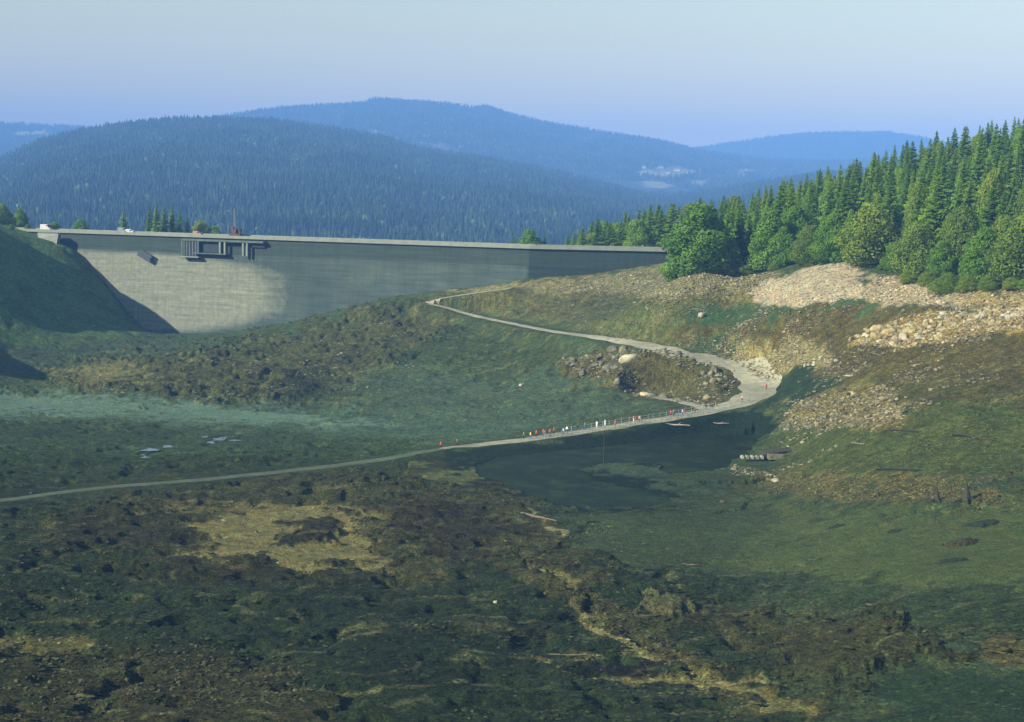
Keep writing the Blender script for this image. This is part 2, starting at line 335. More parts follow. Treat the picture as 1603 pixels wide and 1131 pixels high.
# (polygon, albedo, softness px, roughness 0..1, hummock metres)
PATCH = [
 ([(-400, 540), (2200, 540), (2200, 700), (-400, 700)], A(88, 104, 78), 30, .75, 1.0),
 ([(-400, 690), (1000, 690), (700, 800), (-400, 800)], A(64, 82, 54), 25, .8, 1.1),
 ([(-400, 780), (1100, 780), (1400, 1400), (-400, 1400)], A(58, 80, 50), 25, .9, 1.2),
 # left bank
 ([(-400, 200), (60, 360), (112, 388), (232, 522), (150, 540), (-400, 560)], A(104, 134, 96), 6, .7, .6),
 ([(0, 555), (180, 530), (420, 522), (330, 560), (100, 590), (0, 600)], A(82, 104, 92), 14, .7, .8),
 # mound in the valley
 ([(80, 590), (170, 565), (330, 548), (480, 512), (600, 480), (690, 478), (760, 520), (640, 560), (560, 600), (420, 645), (250, 632), (110, 615)], A(92, 98, 66), 22, .95, 2.3),
 ([(85, 588), (190, 566), (230, 590), (140, 612)], A(140, 140, 108), 12, .7, .8),
 ([(400, 620), (480, 570), (540, 590), (470, 645)], A(66, 74, 50), 14, .95, 2.3),
 # river silt
 ([(-200, 606), (160, 616), (330, 630), (560, 640), (700, 610), (800, 600), (900, 620), (1010, 640), (860, 678), (700, 694), (450, 686), (200, 670), (-200, 664)], B(92, 118, 102), 18, .55, .4),
 ([(-200, 614), (160, 622), (330, 636), (560, 658), (620, 668), (450, 668), (200, 652), (-200, 648)], B(124, 154, 150), 12, .2, .1),
 ([(-200, 655), (200, 665), (480, 680), (560, 695), (300, 710), (-200, 700)], A(70, 90, 70), 14, .7, .8),
 # hillside above the river
 ([(560, 600), (700, 560), (860, 540), (960, 560), (900, 610), (1030, 640), (850, 660), (620, 650)], B(90, 112, 92), 22, .65, .7),
 ([(640, 560), (740, 500), (900, 530), (880, 580), (760, 600)], A(82, 98, 68), 18, .85, 1.0),
 # right-hand ridge
 ([(660, 470), (830, 437), (1050, 412), (1200, 430), (1220, 500), (1080, 530), (900, 515), (740, 490)], A(112, 114, 80), 16, .9, 1.0),
 ([(700, 455), (830, 440), (960, 428), (1050, 414), (1080, 425), (900, 448), (760, 466)], A(160, 154, 124), 9, .8, .4),
 ([(860, 450), (1000, 424), (1180, 418), (1240, 430), (1170, 460), (1000, 470)], A(150, 148, 124), 14, .9, .6),
 ([(1000, 480), (1160, 478), (1330, 488), (1300, 506), (1100, 512)], A(74, 104, 74), 10, .3, .4),
 ([(880, 500), (960, 470), (1080, 476), (1060, 510)], A(98, 108, 78), 12, .8, .8),
 # brown floor at right
 ([(1100, 520), (1240, 490), (1400, 480), (2200, 470), (2200, 620), (1440, 620), (1240, 600), (1210, 560)], A(104, 98, 64), 20, .85, .8),
 ([(1180, 600), (1400, 600), (2200, 600), (2200, 660), (1300, 660)], A(98, 98, 62), 20, .85, .8),
 ([(1240, 650), (1420, 640), (2200, 630), (2200, 760), (1200, 760), (1200, 700)], A(92, 106, 66), 20, .7, .6),
 ([(1190, 580), (1260, 570), (1300, 600), (1230, 640), (1195, 640)], A(54, 78, 58), 10, .5, .4),
 # pale slopes under the trees
 ([(1168, 465), (1190, 445), (1240, 428), (1330, 408), (1356, 425), (1345, 470), (1260, 482), (1190, 478)], A(214, 202, 182), 5, .45, .25),
 ([(1340, 470), (1372, 428), (1450, 436), (1520, 452), (1560, 470), (1480, 484)], A(206, 192, 162), 7, .6, .35),
 ([(1480, 470), (1560, 455), (2200, 440), (2200, 500), (1560, 490)], A(176, 160, 112), 8, .9, .6),
 ([(1380, 430), (1480, 438), (1603, 445), (2200, 440), (2200, 456), (1560, 458), (1500, 452)], A(86, 100, 78), 4, .5, .3),
 # bank of boulders
 ([(1325, 540), (1360, 515), (1450, 495), (1603, 478), (1700, 470), (1700, 510), (1540, 525), (1430, 545)], A(170, 152, 96), 6, 1, .7),
 ([(1140, 530), (1210, 520), (1290, 545), (1300, 575), (1220, 572), (1150, 556)], A(158, 150, 116), 6, 1, .6),
 # outcrop
 ([(875, 570), (940, 556), (1040, 555), (1140, 575), (1165, 605), (1130, 632), (1050, 615), (960, 605), (890, 590)], A(98, 98, 66), 5, 1, 1.6),
 # ruins rubble
 ([(1235, 625), (1290, 608), (1400, 612), (1415, 668), (1330, 678), (1220, 670)], A(130, 124, 88), 8, 1, .6),
 ([(1160, 742), (1300, 742), (1500, 752), (1603, 785), (1700, 800), (1450, 800), (1250, 775), (1120, 768)], A(124, 120, 82), 8, 1, .6),
 # hollow of the pond
 ([(700, 712), (860, 694), (1000, 672), (1130, 650), (1200, 640), (1196, 680), (1150, 730), (1050, 745), (1058, 790), (960, 800), (860, 795), (760, 780), (690, 745)], A(34, 56, 38), 6, .25, .15),
 ([(1030, 745), (1100, 735), (1180, 742), (1160, 762), (1060, 768)], A(84, 104, 66), 6, .4, .5),
 ([(910, 735), (960, 728), (1040, 745), (1050, 775), (960, 760)], A(92, 116, 100), 6, .3, .3),
 # mud flat at right
 ([(870, 800), (1060, 796), (1200, 780), (1300, 800), (1250, 900), (1000, 900), (900, 860)], A(92, 114, 84), 12, .4, .15),
 ([(1200, 790), (1450, 800), (2200, 800), (2200, 950), (1500, 960), (1300, 930), (1180, 880)], A(108, 130, 82), 22, .25, .1),
 ([(1100, 900), (1350, 920), (2200, 940), (2200, 1010), (1480, 1010), (1250, 950)], A(70, 96, 64), 18, .8, .5),
 # brown humps bottom right
 ([(1030, 930), (1150, 950), (1300, 975), (1420, 985), (1500, 1020), (1460, 1050), (1330, 1085), (1230, 1070), (1150, 1000), (1040, 975)], A(86, 90, 54), 16, .95, 1.9),
 ([(1500, 1008), (1600, 1000), (2200, 1000), (2200, 1036), (1560, 1035)], A(120, 116, 74), 5, .9, .8),
 ([(1400, 1060), (1603, 1045), (2200, 1050), (2200, 1400), (1300, 1400)], A(58, 90, 64), 12, .5, .4),
 # diagonal gully edge
 ([(700, 800), (800, 770), (860, 820), (930, 900), (1010, 980), (1120, 1050), (1260, 1110), (1150, 1112), (1000, 1030), (880, 960), (760, 880)], A(98, 100, 62), 12, .95, 1.5),
 ([(800, 795), (845, 808), (885, 834), (872, 838), (820, 815)], A(190, 182, 130), 3, .8, .3),
 ([(880, 950), (930, 975), (985, 1012), (1060, 1045), (1040, 1052), (960, 1010), (890, 970)], A(172, 166, 108), 4, .9, .4),
 ([(1060, 1045), (1130, 1066), (1230, 1100), (1260, 1118), (1200, 1112), (1100, 1072)], A(150, 144, 92), 4, .9, .4),
 ([(820, 880), (880, 900), (912, 935), (890, 938), (850, 905)], A(160, 154, 102), 3, .9, .4),
 ([(640, 905), (700, 890), (720, 902), (660, 912)], A(160, 154, 102), 4, .8, .3),
 ([(800, 1026), (900, 1024), (960, 1028), (860, 1038)], A(150, 146, 104), 3, .8, .3),
 # left foreground mound
 ([(60, 850), (160, 780), (330, 757), (470, 745), (640, 750), (800, 760), (850, 800), (780, 880), (620, 930), (400, 915), (180, 880)], A(88, 92, 58), 20, .9, 1.5),
 ([(290, 868), (330, 800), (400, 790), (560, 796), (640, 806), (560, 830), (590, 880), (480, 900), (350, 880)], A(172, 162, 104), 8, .5, .35),
 ([(190, 806), (250, 792), (340, 796), (300, 812)], A(134, 128, 84), 6, .6, .3),
 ([(430, 815), (520, 808), (530, 855), (450, 858)], A(68, 68, 42), 5, 1, 1.6),
 ([(100, 800), (240, 800), (330, 850), (200, 866), (120, 840)], A(74, 76, 46), 8, 1, 1.6),
 ([(560, 800), (700, 790), (830, 830), (760, 880), (620, 845)], A(76, 74, 46), 8, 1, 1.6),
 ([(655, 748), (740, 742), (760, 765), (690, 765)], A(120, 130, 94), 5, .8, .4),
 ([(230, 880), (420, 880), (560, 905), (420, 925), (260, 915)], A(72, 74, 46), 8, 1, 1.3),
 ([(-400, 995), (60, 992), (150, 1000), (175, 1022), (100, 1038), (-400, 1040)], A(140, 138, 92), 6, .9, .6),
 ([(-400, 1045), (160, 1030), (380, 1035), (480, 1050), (520, 1110), (420, 1400), (-400, 1400)], A(80, 84, 52), 8, 1, 1.3),
 ([(900, 1035), (1030, 1035), (1040, 1060), (920, 1062)], A(52, 50, 40), 6, 1, 1.2),
 ([(940, 1064), (1080, 1062), (1240, 1075), (1150, 1086), (960, 1076)], A(168, 160, 106), 4, .9, .3),
 ([(400, 930), (760, 940), (860, 1010), (820, 1112), (560, 1112), (450, 1020)], A(48, 70, 44), 30, .9, 1.2),
]
def poly_sd(u, v, poly, ay=2.0):
    """signed distance, inside positive"""
    P = np.array(poly, float); d = np.full(u.shape, 1e9, np.float32); ins = np.zeros(u.shape, bool)
    for i in range(len(P)):
        a = P[i]; b = P[(i+1) % len(P)]
        ex, ey = b[0]-a[0], (b[1]-a[1])*ay
        wx, wy = u-a[0], (v-a[1])*ay
        t = np.clip((wx*ex+wy*ey)/(ex*ex+ey*ey+1e-9), 0, 1)
        d = np.minimum(d, (wx-t*ex)**2+(wy-t*ey)**2)
        c = ((a[1] > v) != (b[1] > v)) & (u < (b[0]-a[0])*(v-a[1])/(b[1]-a[1]+1e-12)+a[0])
        ins ^= c
    return np.where(ins, 1, -1)*np.sqrt(d)
PONDP = [(742, 726), (800, 714), (870, 706), (950, 698), (1030, 691), (1100, 685), (1155, 680), (1182, 680), (1184, 694), (1160, 716), (1120, 738), (1050, 742), (1035, 728), (960, 724), (905, 733), (930, 752), (1010, 768), (1056, 786), (1000, 796), (900, 797), (850, 784), (790, 760), (745, 740)]
def pond_sd(x, y):
    P = np.array([atz(*p, POND_Z)[:2] for p in PONDP]); return poly_sd(x, y, P, 1.0)
def surface(x, y, fine=True):
    """height, colour, roughness of the lake bed at world points"""
    x = np.asarray(x, float); y = np.asarray(y, float)
    b = base_h(x, y)
    u, v = to_px(x, y, b)
    u = np.where(y < 20, -3000, u); v = np.where(y < 20, 3000, v)
    D = np.hypot(x, y); k = FPX/np.maximum(D, 60)
    wu = (fbm(x, y, 14, 4, 11)*9+fbm(x, y, 3.5, 3, 51)*3)*k*.55
    wv = (fbm(x, y, 14, 4, 21)*9+fbm(x, y, 3.5, 3, 61)*3)*k*.18
    uu, vv = u+wu, v+wv
    nz1 = fbm(x, y, 4.5, 4, 201, .7)*1.5; nz2 = fbm(x, y, 11, 4, 211, .6)
    col = np.zeros(x.shape+(3,)); col[:] = A(84, 108, 84)
    ro = np.full(x.shape, .6); hm = np.full(x.shape, .5)
    for poly, c, soft, r, h in PATCH:
        P = np.array(poly)
        if P[:, 1].mean() > 740: soft = soft*1.6
        m = sstep(-soft, soft, poly_sd(uu, vv, poly)+(nz1+nz2)*soft*(1.7 if soft > 7 else .8))
        mm = m[..., None]; col = col*(1-mm)+np.array(c)*mm; ro = ro*(1-m)+r*m; hm = hm*(1-m)+h*m
    st = ridged(x*.45+fbm(x, y, 18, 3, 501)*9, y*1.1, 12, 4, 507); st = sstep(.62, .80, st)*(sstep(720, 800, v)*.75+.55*(1-sstep(640, 700, v)))*sstep(.5, .8, ro)*(D < 640)
    col = col*(1-.55*st[..., None])+np.array(A(166, 166, 126))*.55*st[..., None]
    fg = sstep(690, 800, v)[..., None]; col = col*(1-fg*.27)          # ground colour darkened towards the near meadow
    lum = col.mean(-1, keepdims=True); col = col*(1-.25*fg)+lum*.25*fg*np.array([1.0, 1.08, .60])
    rd, rz = road_dist(x, y)
    flat = sstep(3.6, 10.0, rd)
    bump = ridged(x*.62+fbm(x, y, 22, 2, 37)*6, y, 15, 4, 31)*hm*.95+fbm(x, y, 34, 3, 71)*hm*1.1
    bump = bump+fbm(x*.7, y, 2.6, 3, 91)*hm*.32-np.maximum(0, fbm(x, y, 7, 3, 131)-.12)*hm*2.2
    bump = bump*sstep(40, 110, D)
    h = b+bump*flat
    h = np.where(rd < 10, h*flat+(rz*.85+b*.15-.12)*(1-flat), h)
    near = (D > 260) & (D < 450) & (u > 600) & (u < 1300)
    ps = np.where(near, pond_sd(np.where(near, x, 0), np.where(near, y, 0)), -99)
    ps = ps+fbm(x, y, 9, 3, 7)*2.0
    h = np.where(ps > 0, np.minimum(h, POND_Z-.05-ps*.06+np.maximum(0, fbm(x, y, 16, 4, 401)-.16)*5.0), np.where(ps > -14, np.maximum(h, POND_Z+.05-ps*.05), h))
    h = np.where((v > 706) & (u > 690) & (ps <= 0) & (D > 262) & (D < 440), np.maximum(h, POND_Z+.12+bump*.25), h)
    return h, col, ro
def H(x, y):
    h, _, _ = surface(np.array([float(x)]), np.array([float(y)])); return float(h[0])
def HV(xs, ys): return surface(np.array(xs, float), np.array(ys, float))[0]

def polar_grid(az0, az1, na, radii):
    az = np.linspace(az0, az1, na); a, r = np.meshgrid(az, radii); return np.sin(a)*r, np.cos(a)*r
def grid_faces(nr, na):
    i = np.arange(nr*na).reshape(nr, na)
    return np.stack([i[:-1, :-1], i[:-1, 1:], i[1:, 1:], i[1:, :-1]], -1).reshape(-1, 4)
radii = np.r_[np.linspace(2, 135, 40, endpoint=False), np.exp(np.linspace(math.log(135), math.log(860), 760)), np.linspace(870, 1150, 20)]
azs = np.r_[np.linspace(R(-75), R(-20), 60, endpoint=False), np.linspace(R(-20), R(20), 960), np.linspace(R(20), R(75), 61)[1:]]
a_, r_ = np.meshgrid(azs, radii); gx, gy = np.sin(a_)*r_, np.cos(a_)*r_
gh, gc, gr = surface(gx.ravel(), gy.ravel())
V = np.stack([gx.ravel(), gy.ravel(), gh], -1)
me = mesh_np('ground', V, grid_faces(len(radii), len(azs)), True, col=np.concatenate([gc, gr[:, None]], -1))
g = link('ground', me, None, [M_ground]); tag(g, kind='structure')

# far plain under everything, out past the last hill
a_, f_ = np.meshgrid(np.linspace(-math.pi, math.pi, 361), np.linspace(0.001, 1, 42)**1.5)
r_ = f_*(620+10400*(1-sstep(R(52), R(70), np.abs(a_))))
zz_ = np.full(a_.shape, -14.0)
me = mesh_np('plain', np.stack([np.sin(a_)*r_, np.cos(a_)*r_, zz_], -1).reshape(-1, 3), grid_faces(42, 361), True,
             col=np.tile(np.array([[.045, .075, .035]]), (a_.size, 1)))
g = link('terrain_plain', me, None, [M_hill]); tag(g, kind='structure')

# ------------------------------------------------------------------ hills
class Hill:
    def __init__(s, name, sky_keys, r0, z0, Dr, treeh, seed, rough=10, power=1.0, az=(-24, 24), meadows=()):
        s.name = name; s.r0, s.z0, s.Dr, s.seed, s.rough, s.power, s.az = r0, z0, Dr, seed, rough, power, az; s.meadows = meadows
        ks = np.array(sky_keys, float); A_, Z_ = [], []
        for px, py in ks:
            d = ray(px, py); A_.append(math.atan2(d[0], d[1])); Z_.append(CAMZ+d[2]*Dr-treeh)
        s.A, s.Z = np.array(A_), np.array(Z_)
    def h(s, x, y):
        a = np.arctan2(x, y); r = np.hypot(x, y)
        zr = np.interp(a, s.A, s.Z); t = (r-s.r0)/(s.Dr-s.r0)
        up = s.z0+(zr-s.z0)*np.clip(t, 0, 1)**s.power
        dn = zr-(r-s.Dr)*.28-((r-s.Dr)/400)**2*8
        z = np.where(t < 1, up, dn)
        edge = np.clip(4*t*(1-t), 0, 1)
        return np.maximum(z+fbm(x, y, 320, 4, s.seed)*s.rough*np.where(t < 1, edge, .3), -12)
    def find(s, px, py):
        d = ray(px, py); D = np.linspace(s.r0, s.Dr+100, 900); x = d[0]*D; y = d[1]*D
        z = s.h(x, y); k = np.argmax(z > CAMZ+d[2]*D); return (x[k], y[k], float(z[k])), D[k]
    def build(s, col, mcol):
        az = np.linspace(R(s.az[0]), R(s.az[1]), 260); r = np.r_[np.linspace(s.r0-60, s.Dr, 130), np.linspace(s.Dr+20, s.Dr+800, 30)]
        a, rr = np.meshgrid(az, r); x = (np.sin(a)*rr).ravel(); y = (np.cos(a)*rr).ravel(); z = s.h(x, y)
        u, v = to_px(x, y, z); c = np.tile(np.array(col), (len(x), 1))
        m = s.meadow_mask(x, y, u, v)[:, None]; c = c*(1-m)+np.array(mcol)*m
        me = mesh_np(s.name, np.stack([x, y, z], -1), grid_faces(len(r), len(az)), True, col=c)
        tag(link(s.name, me, None, [M_hill]), kind='structure')
    def meadow_mask(s, x, y, u, v):
        m = np.zeros(x.shape)
        for P in s.meadows:
            m = np.maximum(m, sstep(-3, 3, poly_sd(u+fbm(x, y, 60, 3, 5)*14, v+fbm(x, y, 60, 3, 6)*5, P)))
        return m
def cone_templates(n=5, layers=5, k=7, seed=1):
    rs = np.random.RandomState(seed); T = []
    for q in range(n):
        vs, fs = [], []
        for L in range(layers):
            f = L/layers; zt = min(1, f+.42); zb = .06+f*.86
            rad = .19*(1-f)**.8+.02
            b = len(vs); vs.append((rs.randn()*.006, rs.randn()*.006, zt if L < layers-1 else 1.0))
            for j in range(k):
                a = 2*math.pi*(j+rs.rand()*.6)/k; rr = rad*(.65+.6*rs.rand()); vs.append((rr*math.cos(a), rr*math.sin(a), zb-.05*rs.rand()))
            for j in range(k): fs.append((b, b+1+j, b+1+(j+1) % k))
        T.append((np.array(vs), np.array(fs)))
    return T
def round_templates(n=3, seed=2):
    rs = np.random.RandomState(seed); T = []
    for q in range(n):
        rings = [(.12, .18), (.35, .40), (.62, .42), (.85, .27)]; k = 7; vs = []; fs = []
        for z, r in rings:
            for j in range(k):
                a = 2*math.pi*(j+.4*rs.rand())/k; rr = r*(.7+.5*rs.rand()); vs.append((rr*math.cos(a)*.75, rr*math.sin(a)*.75, z+rs.randn()*.03))
        vs.append((0, 0, 1.0))
        for i in range(3):
            for j in range(k):
                a, b, c, d = i*k+j, i*k+(j+1) % k, (i+1)*k+(j+1) % k, (i+1)*k+j; fs += [(a, b, c), (a, c, d)]
        for j in range(k): fs.append((3*k+j, 3*k+(j+1) % k, 4*k))
        T.append((np.array(vs), np.array(fs)))
    return T
CT = cone_templates(); RT = round_templates()
def scatter_mesh(name, T, pos, size, cols, mat, rs, kind='stuff', label=None, cat=None, squash=None, tilt=0):
    VV, FF, CC = [], [], []; base = 0; which = rs.randint(0, len(T), len(pos))
    for q, (tv, tf) in enumerate(T):
        m = which == q; n = m.sum()
        if not n: continue
        a = rs.rand(n)*2*np.pi; c, s_ = np.cos(a), np.sin(a); sz = size[m]
        if sz.ndim == 1: sz = np.stack([sz]*3, -1)
        x = tv[None, :, 0]*sz[:, 0:1]; y = tv[None, :, 1]*sz[:, 1:2]; z = tv[None, :, 2]*sz[:, 2:3]
        X = x*c[:, None]-y*s_[:, None]; Y = x*s_[:, None]+y*c[:, None]
        v = np.stack([X, Y, z], -1)+pos[m][:, None, :]
        f = tf[None]+(np.arange(n)*len(tv))[:, None, None]+base
        VV.append(v.reshape(-1, 3)); FF.append(f.reshape(-1, tf.shape[1])); CC.append(np.repeat(cols[m], len(tv), 0)); base += n*len(tv)
    me = mesh_np(name, np.concatenate(VV), np.concatenate(FF), False, col=np.concatenate(CC))
    o = link(name, me, None, [mat]); tag(o, label, cat, None, kind); return o
def forest(hill, n, hmin, hmax, seed, label, azr=(-21, 21), rr=None, dec=.06):
    rs = np.random.RandomState(seed); r0, r1 = rr or (hill.r0, hill.Dr+60)
    r = np.sqrt(rs.rand(n)*(r1**2-r0**2)+r0**2); a = R(azr[0])+rs.rand(n)*R(azr[1]-azr[0])
    x, y = np.sin(a)*r, np.cos(a)*r; z = hill.h(x, y); u, v = to_px(x, y, z)
    keep = hill.meadow_mask(x, y, u, v) < .3
    x, y, z = x[keep], y[keep], z[keep]; n = len(x)
    hgt = hmin+(hmax-hmin)*rs.rand(n)**1.3
    big = fbm(x, y, 120, 3, seed); t = rs.rand(n)
    c0 = np.array([.010, .028, .013]); c1 = np.array([.028, .054, .024])
    f = np.clip(.4+big*1.2+(t-.5)*.7, 0, 1)[:, None]; c = c0*(1-f)+c1*f
    isr = rs.rand(n) < np.clip(dec+big*.25, 0, .5)
    pos = np.stack([x, y, z-.8], -1)
    sz = np.stack([hgt*1.05, hgt*1.05, hgt], -1)
    c[isr] = np.array([.050, .085, .030])*(.8+.5*rs.rand(isr.sum()))[:, None]
    scatter_mesh('forest', CT, pos[~isr], sz[~isr], c[~isr], M_far, rs, label=label)
    if isr.sum(): scatter_mesh('deciduous_woodland', RT, pos[isr], sz[isr]*np.array([.75, .75, .68]), c[isr], M_far, rs, label=label.replace('dark conifer forest', 'lighter broadleaved trees'))

HA = Hill('hill_near', [(-400, 300), (-100, 268), (0, 246), (60, 218), (130, 201), (200, 190), (270, 183), (350, 183), (430, 186), (520, 198), (600, 212), (650, 228), (700, 238), (740, 241), (850, 262), (950, 285), (1010, 302), (1060, 303), (1130, 294), (1200, 282), (1280, 270), (1400, 262), (2000, 250)],
          1900, -12, 4400, 12, 41, 22, 1.0)
HB = Hill('hill_far', [(-400, 260), (0, 235), (200, 200), (300, 186), (370, 175), (440, 165), (572, 157), (586, 150), (640, 154), (700, 159), (742, 165), (762, 163), (800, 176), (860, 190), (960, 206), (1030, 217), (1085, 230), (1120, 236), (1200, 246), (1300, 250), (1400, 246), (2000, 240)],
          4700, -12, 7500, 15, 42, 30, .8,
          meadows=[[(560, 200), (600, 206), (640, 216), (600, 214)], [(655, 222), (700, 228), (735, 238), (690, 234)], [(990, 272), (1005, 264), (1060, 261), (1095, 269), (1070, 277), (1030, 279)], [(1000, 286), (1040, 284), (1060, 294), (1020, 296)], [(1075, 284), (1120, 280), (1110, 288), (1085, 291)], [(1150, 266), (1190, 266), (1185, 273), (1155, 274)]])
HC = Hill('hill_farthest', [(600, 300), (900, 262), (1085, 231), (1150, 221), (1200, 213), (1260, 207), (1320, 205), (1390, 205), (1430, 211), (1500, 226), (1700, 240), (2200, 250)],
          7900, -12, 10200, 10, 43, 20, .7, az=(-6, 26))
HD = Hill('hill_leftmost', [(-500, 180), (-200, 186), (0, 189), (60, 193), (130, 196), (220, 205), (320, 222), (500, 260)],
          5700, -12, 8700, 15, 44, 20, .75, az=(-28, -6), meadows=[[(20, 207), (70, 205), (80, 211), (25, 213)]])
hc = (.020, .038, .015); mc = (.13, .16, .07)
HA.build(hc, mc); HB.build(hc, (.20, .20, .11)); HC.build(hc, mc); HD.build(hc, (.30, .28, .15))
forest(HA, 62000, 12, 22, 1, 'dark conifer forest covering the near blue hill', azr=(-22, 19))
forest(HB, 46000, 13, 22, 2, 'dark conifer forest on the far long ridge', azr=(-19, 17), rr=(5400, 7560))
forest(HC, 14000, 13, 21, 3, 'dark conifer forest on the farthest rounded ridge', azr=(-1, 19), rr=(8900, 10240), dec=.0)
forest(HD, 7000, 15, 25, 4, 'dark conifer forest on the pale leftmost hill', azr=(-22, -11), rr=(6800, 8730))

# ------------------------------------------------------------------ dam
UW = 93.0
def dam_mats():
    k = NB('dam_concrete'); uv = k.n('ShaderNodeUVMap', uv_map='UV'); sx = k.n('ShaderNodeSeparateXYZ'); k.l(uv.outputs[0], sx.inputs[0])
    U, Z = sx.outputs[0], sx.outputs[1]
    nz = k.noise(.05, 6, .62, uv.outputs[0]); nf = k.noise(.45, 6, .7, uv.outputs[0])
    mp = k.n('ShaderNodeMapping'); mp.inputs['Scale'].default_value = (.05, .9, 1); k.l(uv.outputs[0], mp.inputs[0])
    nh = k.noise(1.0, 5, .6, mp.outputs[0])
    mp2 = k.n('ShaderNodeMapping'); mp2.inputs['Scale'].default_value = (.8, .04, 1); k.l(uv.outputs[0], mp2.inputs[0])
    nv = k.noise(1.0, 4, .6, mp2.outputs[0])
    wob = k.math('MULTIPLY', k.math('SUBTRACT', nz.outputs[0], .5), 16.0)
    # pale patch with its own outline, cut off above at the waterline
    du = k.math('DIVIDE', k.math('SUBTRACT', k.math('ADD', U, wob), 45.0), UW)
    dz = k.math('DIVIDE', k.math('SUBTRACT', k.math('ADD', Z, k.math('MULTIPLY', wob, .22)), 18.0), 18.8)
    du = k.math('ADD', k.math('MAXIMUM', du, 0.0), k.math('MULTIPLY', k.math('SUBTRACT', k.noise(.16, 5, .7, uv.outputs[0]).outputs[0], .5), .30))
    du = k.math('MAXIMUM', k.math('ADD', du, k.math('MULTIPLY', k.math('MAXIMUM', k.math('SUBTRACT', 14.0, Z), 0.0), .022)), 0.0)
    e = k.math('ADD', k.math('POWER', du, 2.6), k.math('POWER', k.math('ABSOLUTE', dz), 4.0))
    pale_mask = k.ramp(e, [(.93, 1.0), (1.0, 0.0)])
    pale_mask.node.color_ramp.elements[0].position = .60
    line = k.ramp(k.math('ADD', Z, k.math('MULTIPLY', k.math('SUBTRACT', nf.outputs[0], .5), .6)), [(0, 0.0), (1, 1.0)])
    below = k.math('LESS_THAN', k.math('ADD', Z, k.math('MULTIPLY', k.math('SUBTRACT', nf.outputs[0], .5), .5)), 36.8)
    pale_mask = k.math('MULTIPLY', pale_mask, below)
    pale_tone = k.ramp(nf.outputs[0], [(.3, (.115, .135, .10)), (.5, (.155, .170, .125)), (.7, (.205, .205, .150))])
    base_tone = k.ramp(nz.outputs[0], [(.3, (.032, .052, .044)), (.55, (.048, .070, .058)), (.7, (.068, .090, .068))])
    c = k.mix(pale_mask, base_tone, pale_tone)
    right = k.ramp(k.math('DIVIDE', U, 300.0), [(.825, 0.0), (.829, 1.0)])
    c = k.mix(k.math('MULTIPLY', right, .8), c, (.014, .028, .022))  # face beyond the kink: shade of its turned-away side painted into the colour
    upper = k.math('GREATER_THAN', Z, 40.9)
    c = k.mix(k.math('MULTIPLY', k.math('SUBTRACT', 1.0, below), .75), c, (.028, .046, .036))  # shaded band under the deck painted in as darker, greenish concrete
    c = k.mix(1.0, c, k.ramp(nh.outputs[0], [(.3, .78), (.5, 1.0), (.7, 1.18)]), 'MULTIPLY')
    c = k.mix(.35, c, k.ramp(nv.outputs[0], [(.3, .62), (.6, 1.12)]), 'MULTIPLY')
    br = k.n('ShaderNodeTexBrick'); k.l(uv.outputs[0], br.inputs['Vector']); br.offset = 0
    br.inputs['Scale'].default_value = 1; br.inputs['Brick Width'].default_value = 12; br.inputs['Row Height'].default_value = 2.0; br.inputs['Mortar Size'].default_value = .07
    br.inputs['Color1'].default_value = (1, 1, 1, 1); br.inputs['Color2'].default_value = (.90, .90, .90, 1); br.inputs['Mortar'].default_value = (.72, .74, .72, 1)
    c = k.mix(.35, c, br.outputs[0], 'MULTIPLY')
    k.l(c, k.b.inputs['Base Color']); k.b.inputs['Roughness'].default_value = .9; k.b.inputs['Specular IOR Level'].default_value = .15
    k.bump(nf.outputs[0], .4, .4)
    return k.m
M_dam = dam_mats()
M_conc = simple('pale_concrete', (.17, .19, .155), .85, .15, .4)
M_concd = simple('weathered_concrete', (.08, .11, .09), .9, .3, .3)
M_dark = simple('dark_opening', (.02, .03, .03), .8, .2, 1)
M_asph = simple('crest_asphalt', (.12, .12, .12), .9, .2, .5)
M_rust = simple('rust_red_steel', (.07, .034, .026), .6, .3, 1)
M_steel = simple('grey_steel', (.16, .19, .20), .5, .2, 1, .3)
M_panel = simple('dull_panel', (.035, .05, .05), .7, .2, 1)
M_white = simple('white_paint', (.42, .42, .40), .5, .08, 1)
M_glass = simple('dark_glass', (.03, .04, .05), .2, .1, 1)
M_orange = simple('orange_paint', (.30, .16, .08), .5, .1, 1)
M_tyre = simple('black_rubber', (.02, .02, .02), .9, .1, 1)
M_roof = simple('red_tile_roof', (.14, .09, .06), .8, .2, .5)

pts = [DAM[0]-(DAM[1]-DAM[0])/np.linalg.norm(DAM[1]-DAM[0])*22]+DAM
seg = [np.linalg.norm(pts[i+1]-pts[i]) for i in range(4)]
damU0 = -22.0
def dam_station(s):                          # point on the crest's upstream edge, tangent
    s = s-damU0
    for i in range(4):
        if s <= seg[i] or i == 3:
            t = (pts[i+1]-pts[i])/seg[i]; return pts[i]+t*s, t
        s -= seg[i]
def dam_u(px):                               # station seen at a photo column
    best = min(np.arange(-20, 330, .5), key=lambda s: abs(to_px(np.array([dam_station(s)[0][0]]), np.array([dam_station(s)[0][1]]), np.array([40.]))[0][0]-px)); return float(best)
U_KINK = seg[0]-22+seg[1]
dam = empty('dam', (float(DAM[0][0]), float(DAM[0][1]), 0))
tag(dam, 'long grey concrete gravity dam with pale patch across the drained valley', 'dam')
org = Vector((float(DAM[0][0]), float(DAM[0][1]), 0))
stations = sorted(set([-22.0, U_KINK-.01, U_KINK+.01]+list(np.arange(-20, sum(seg)-22, 4.0))+[sum(seg)-22]))
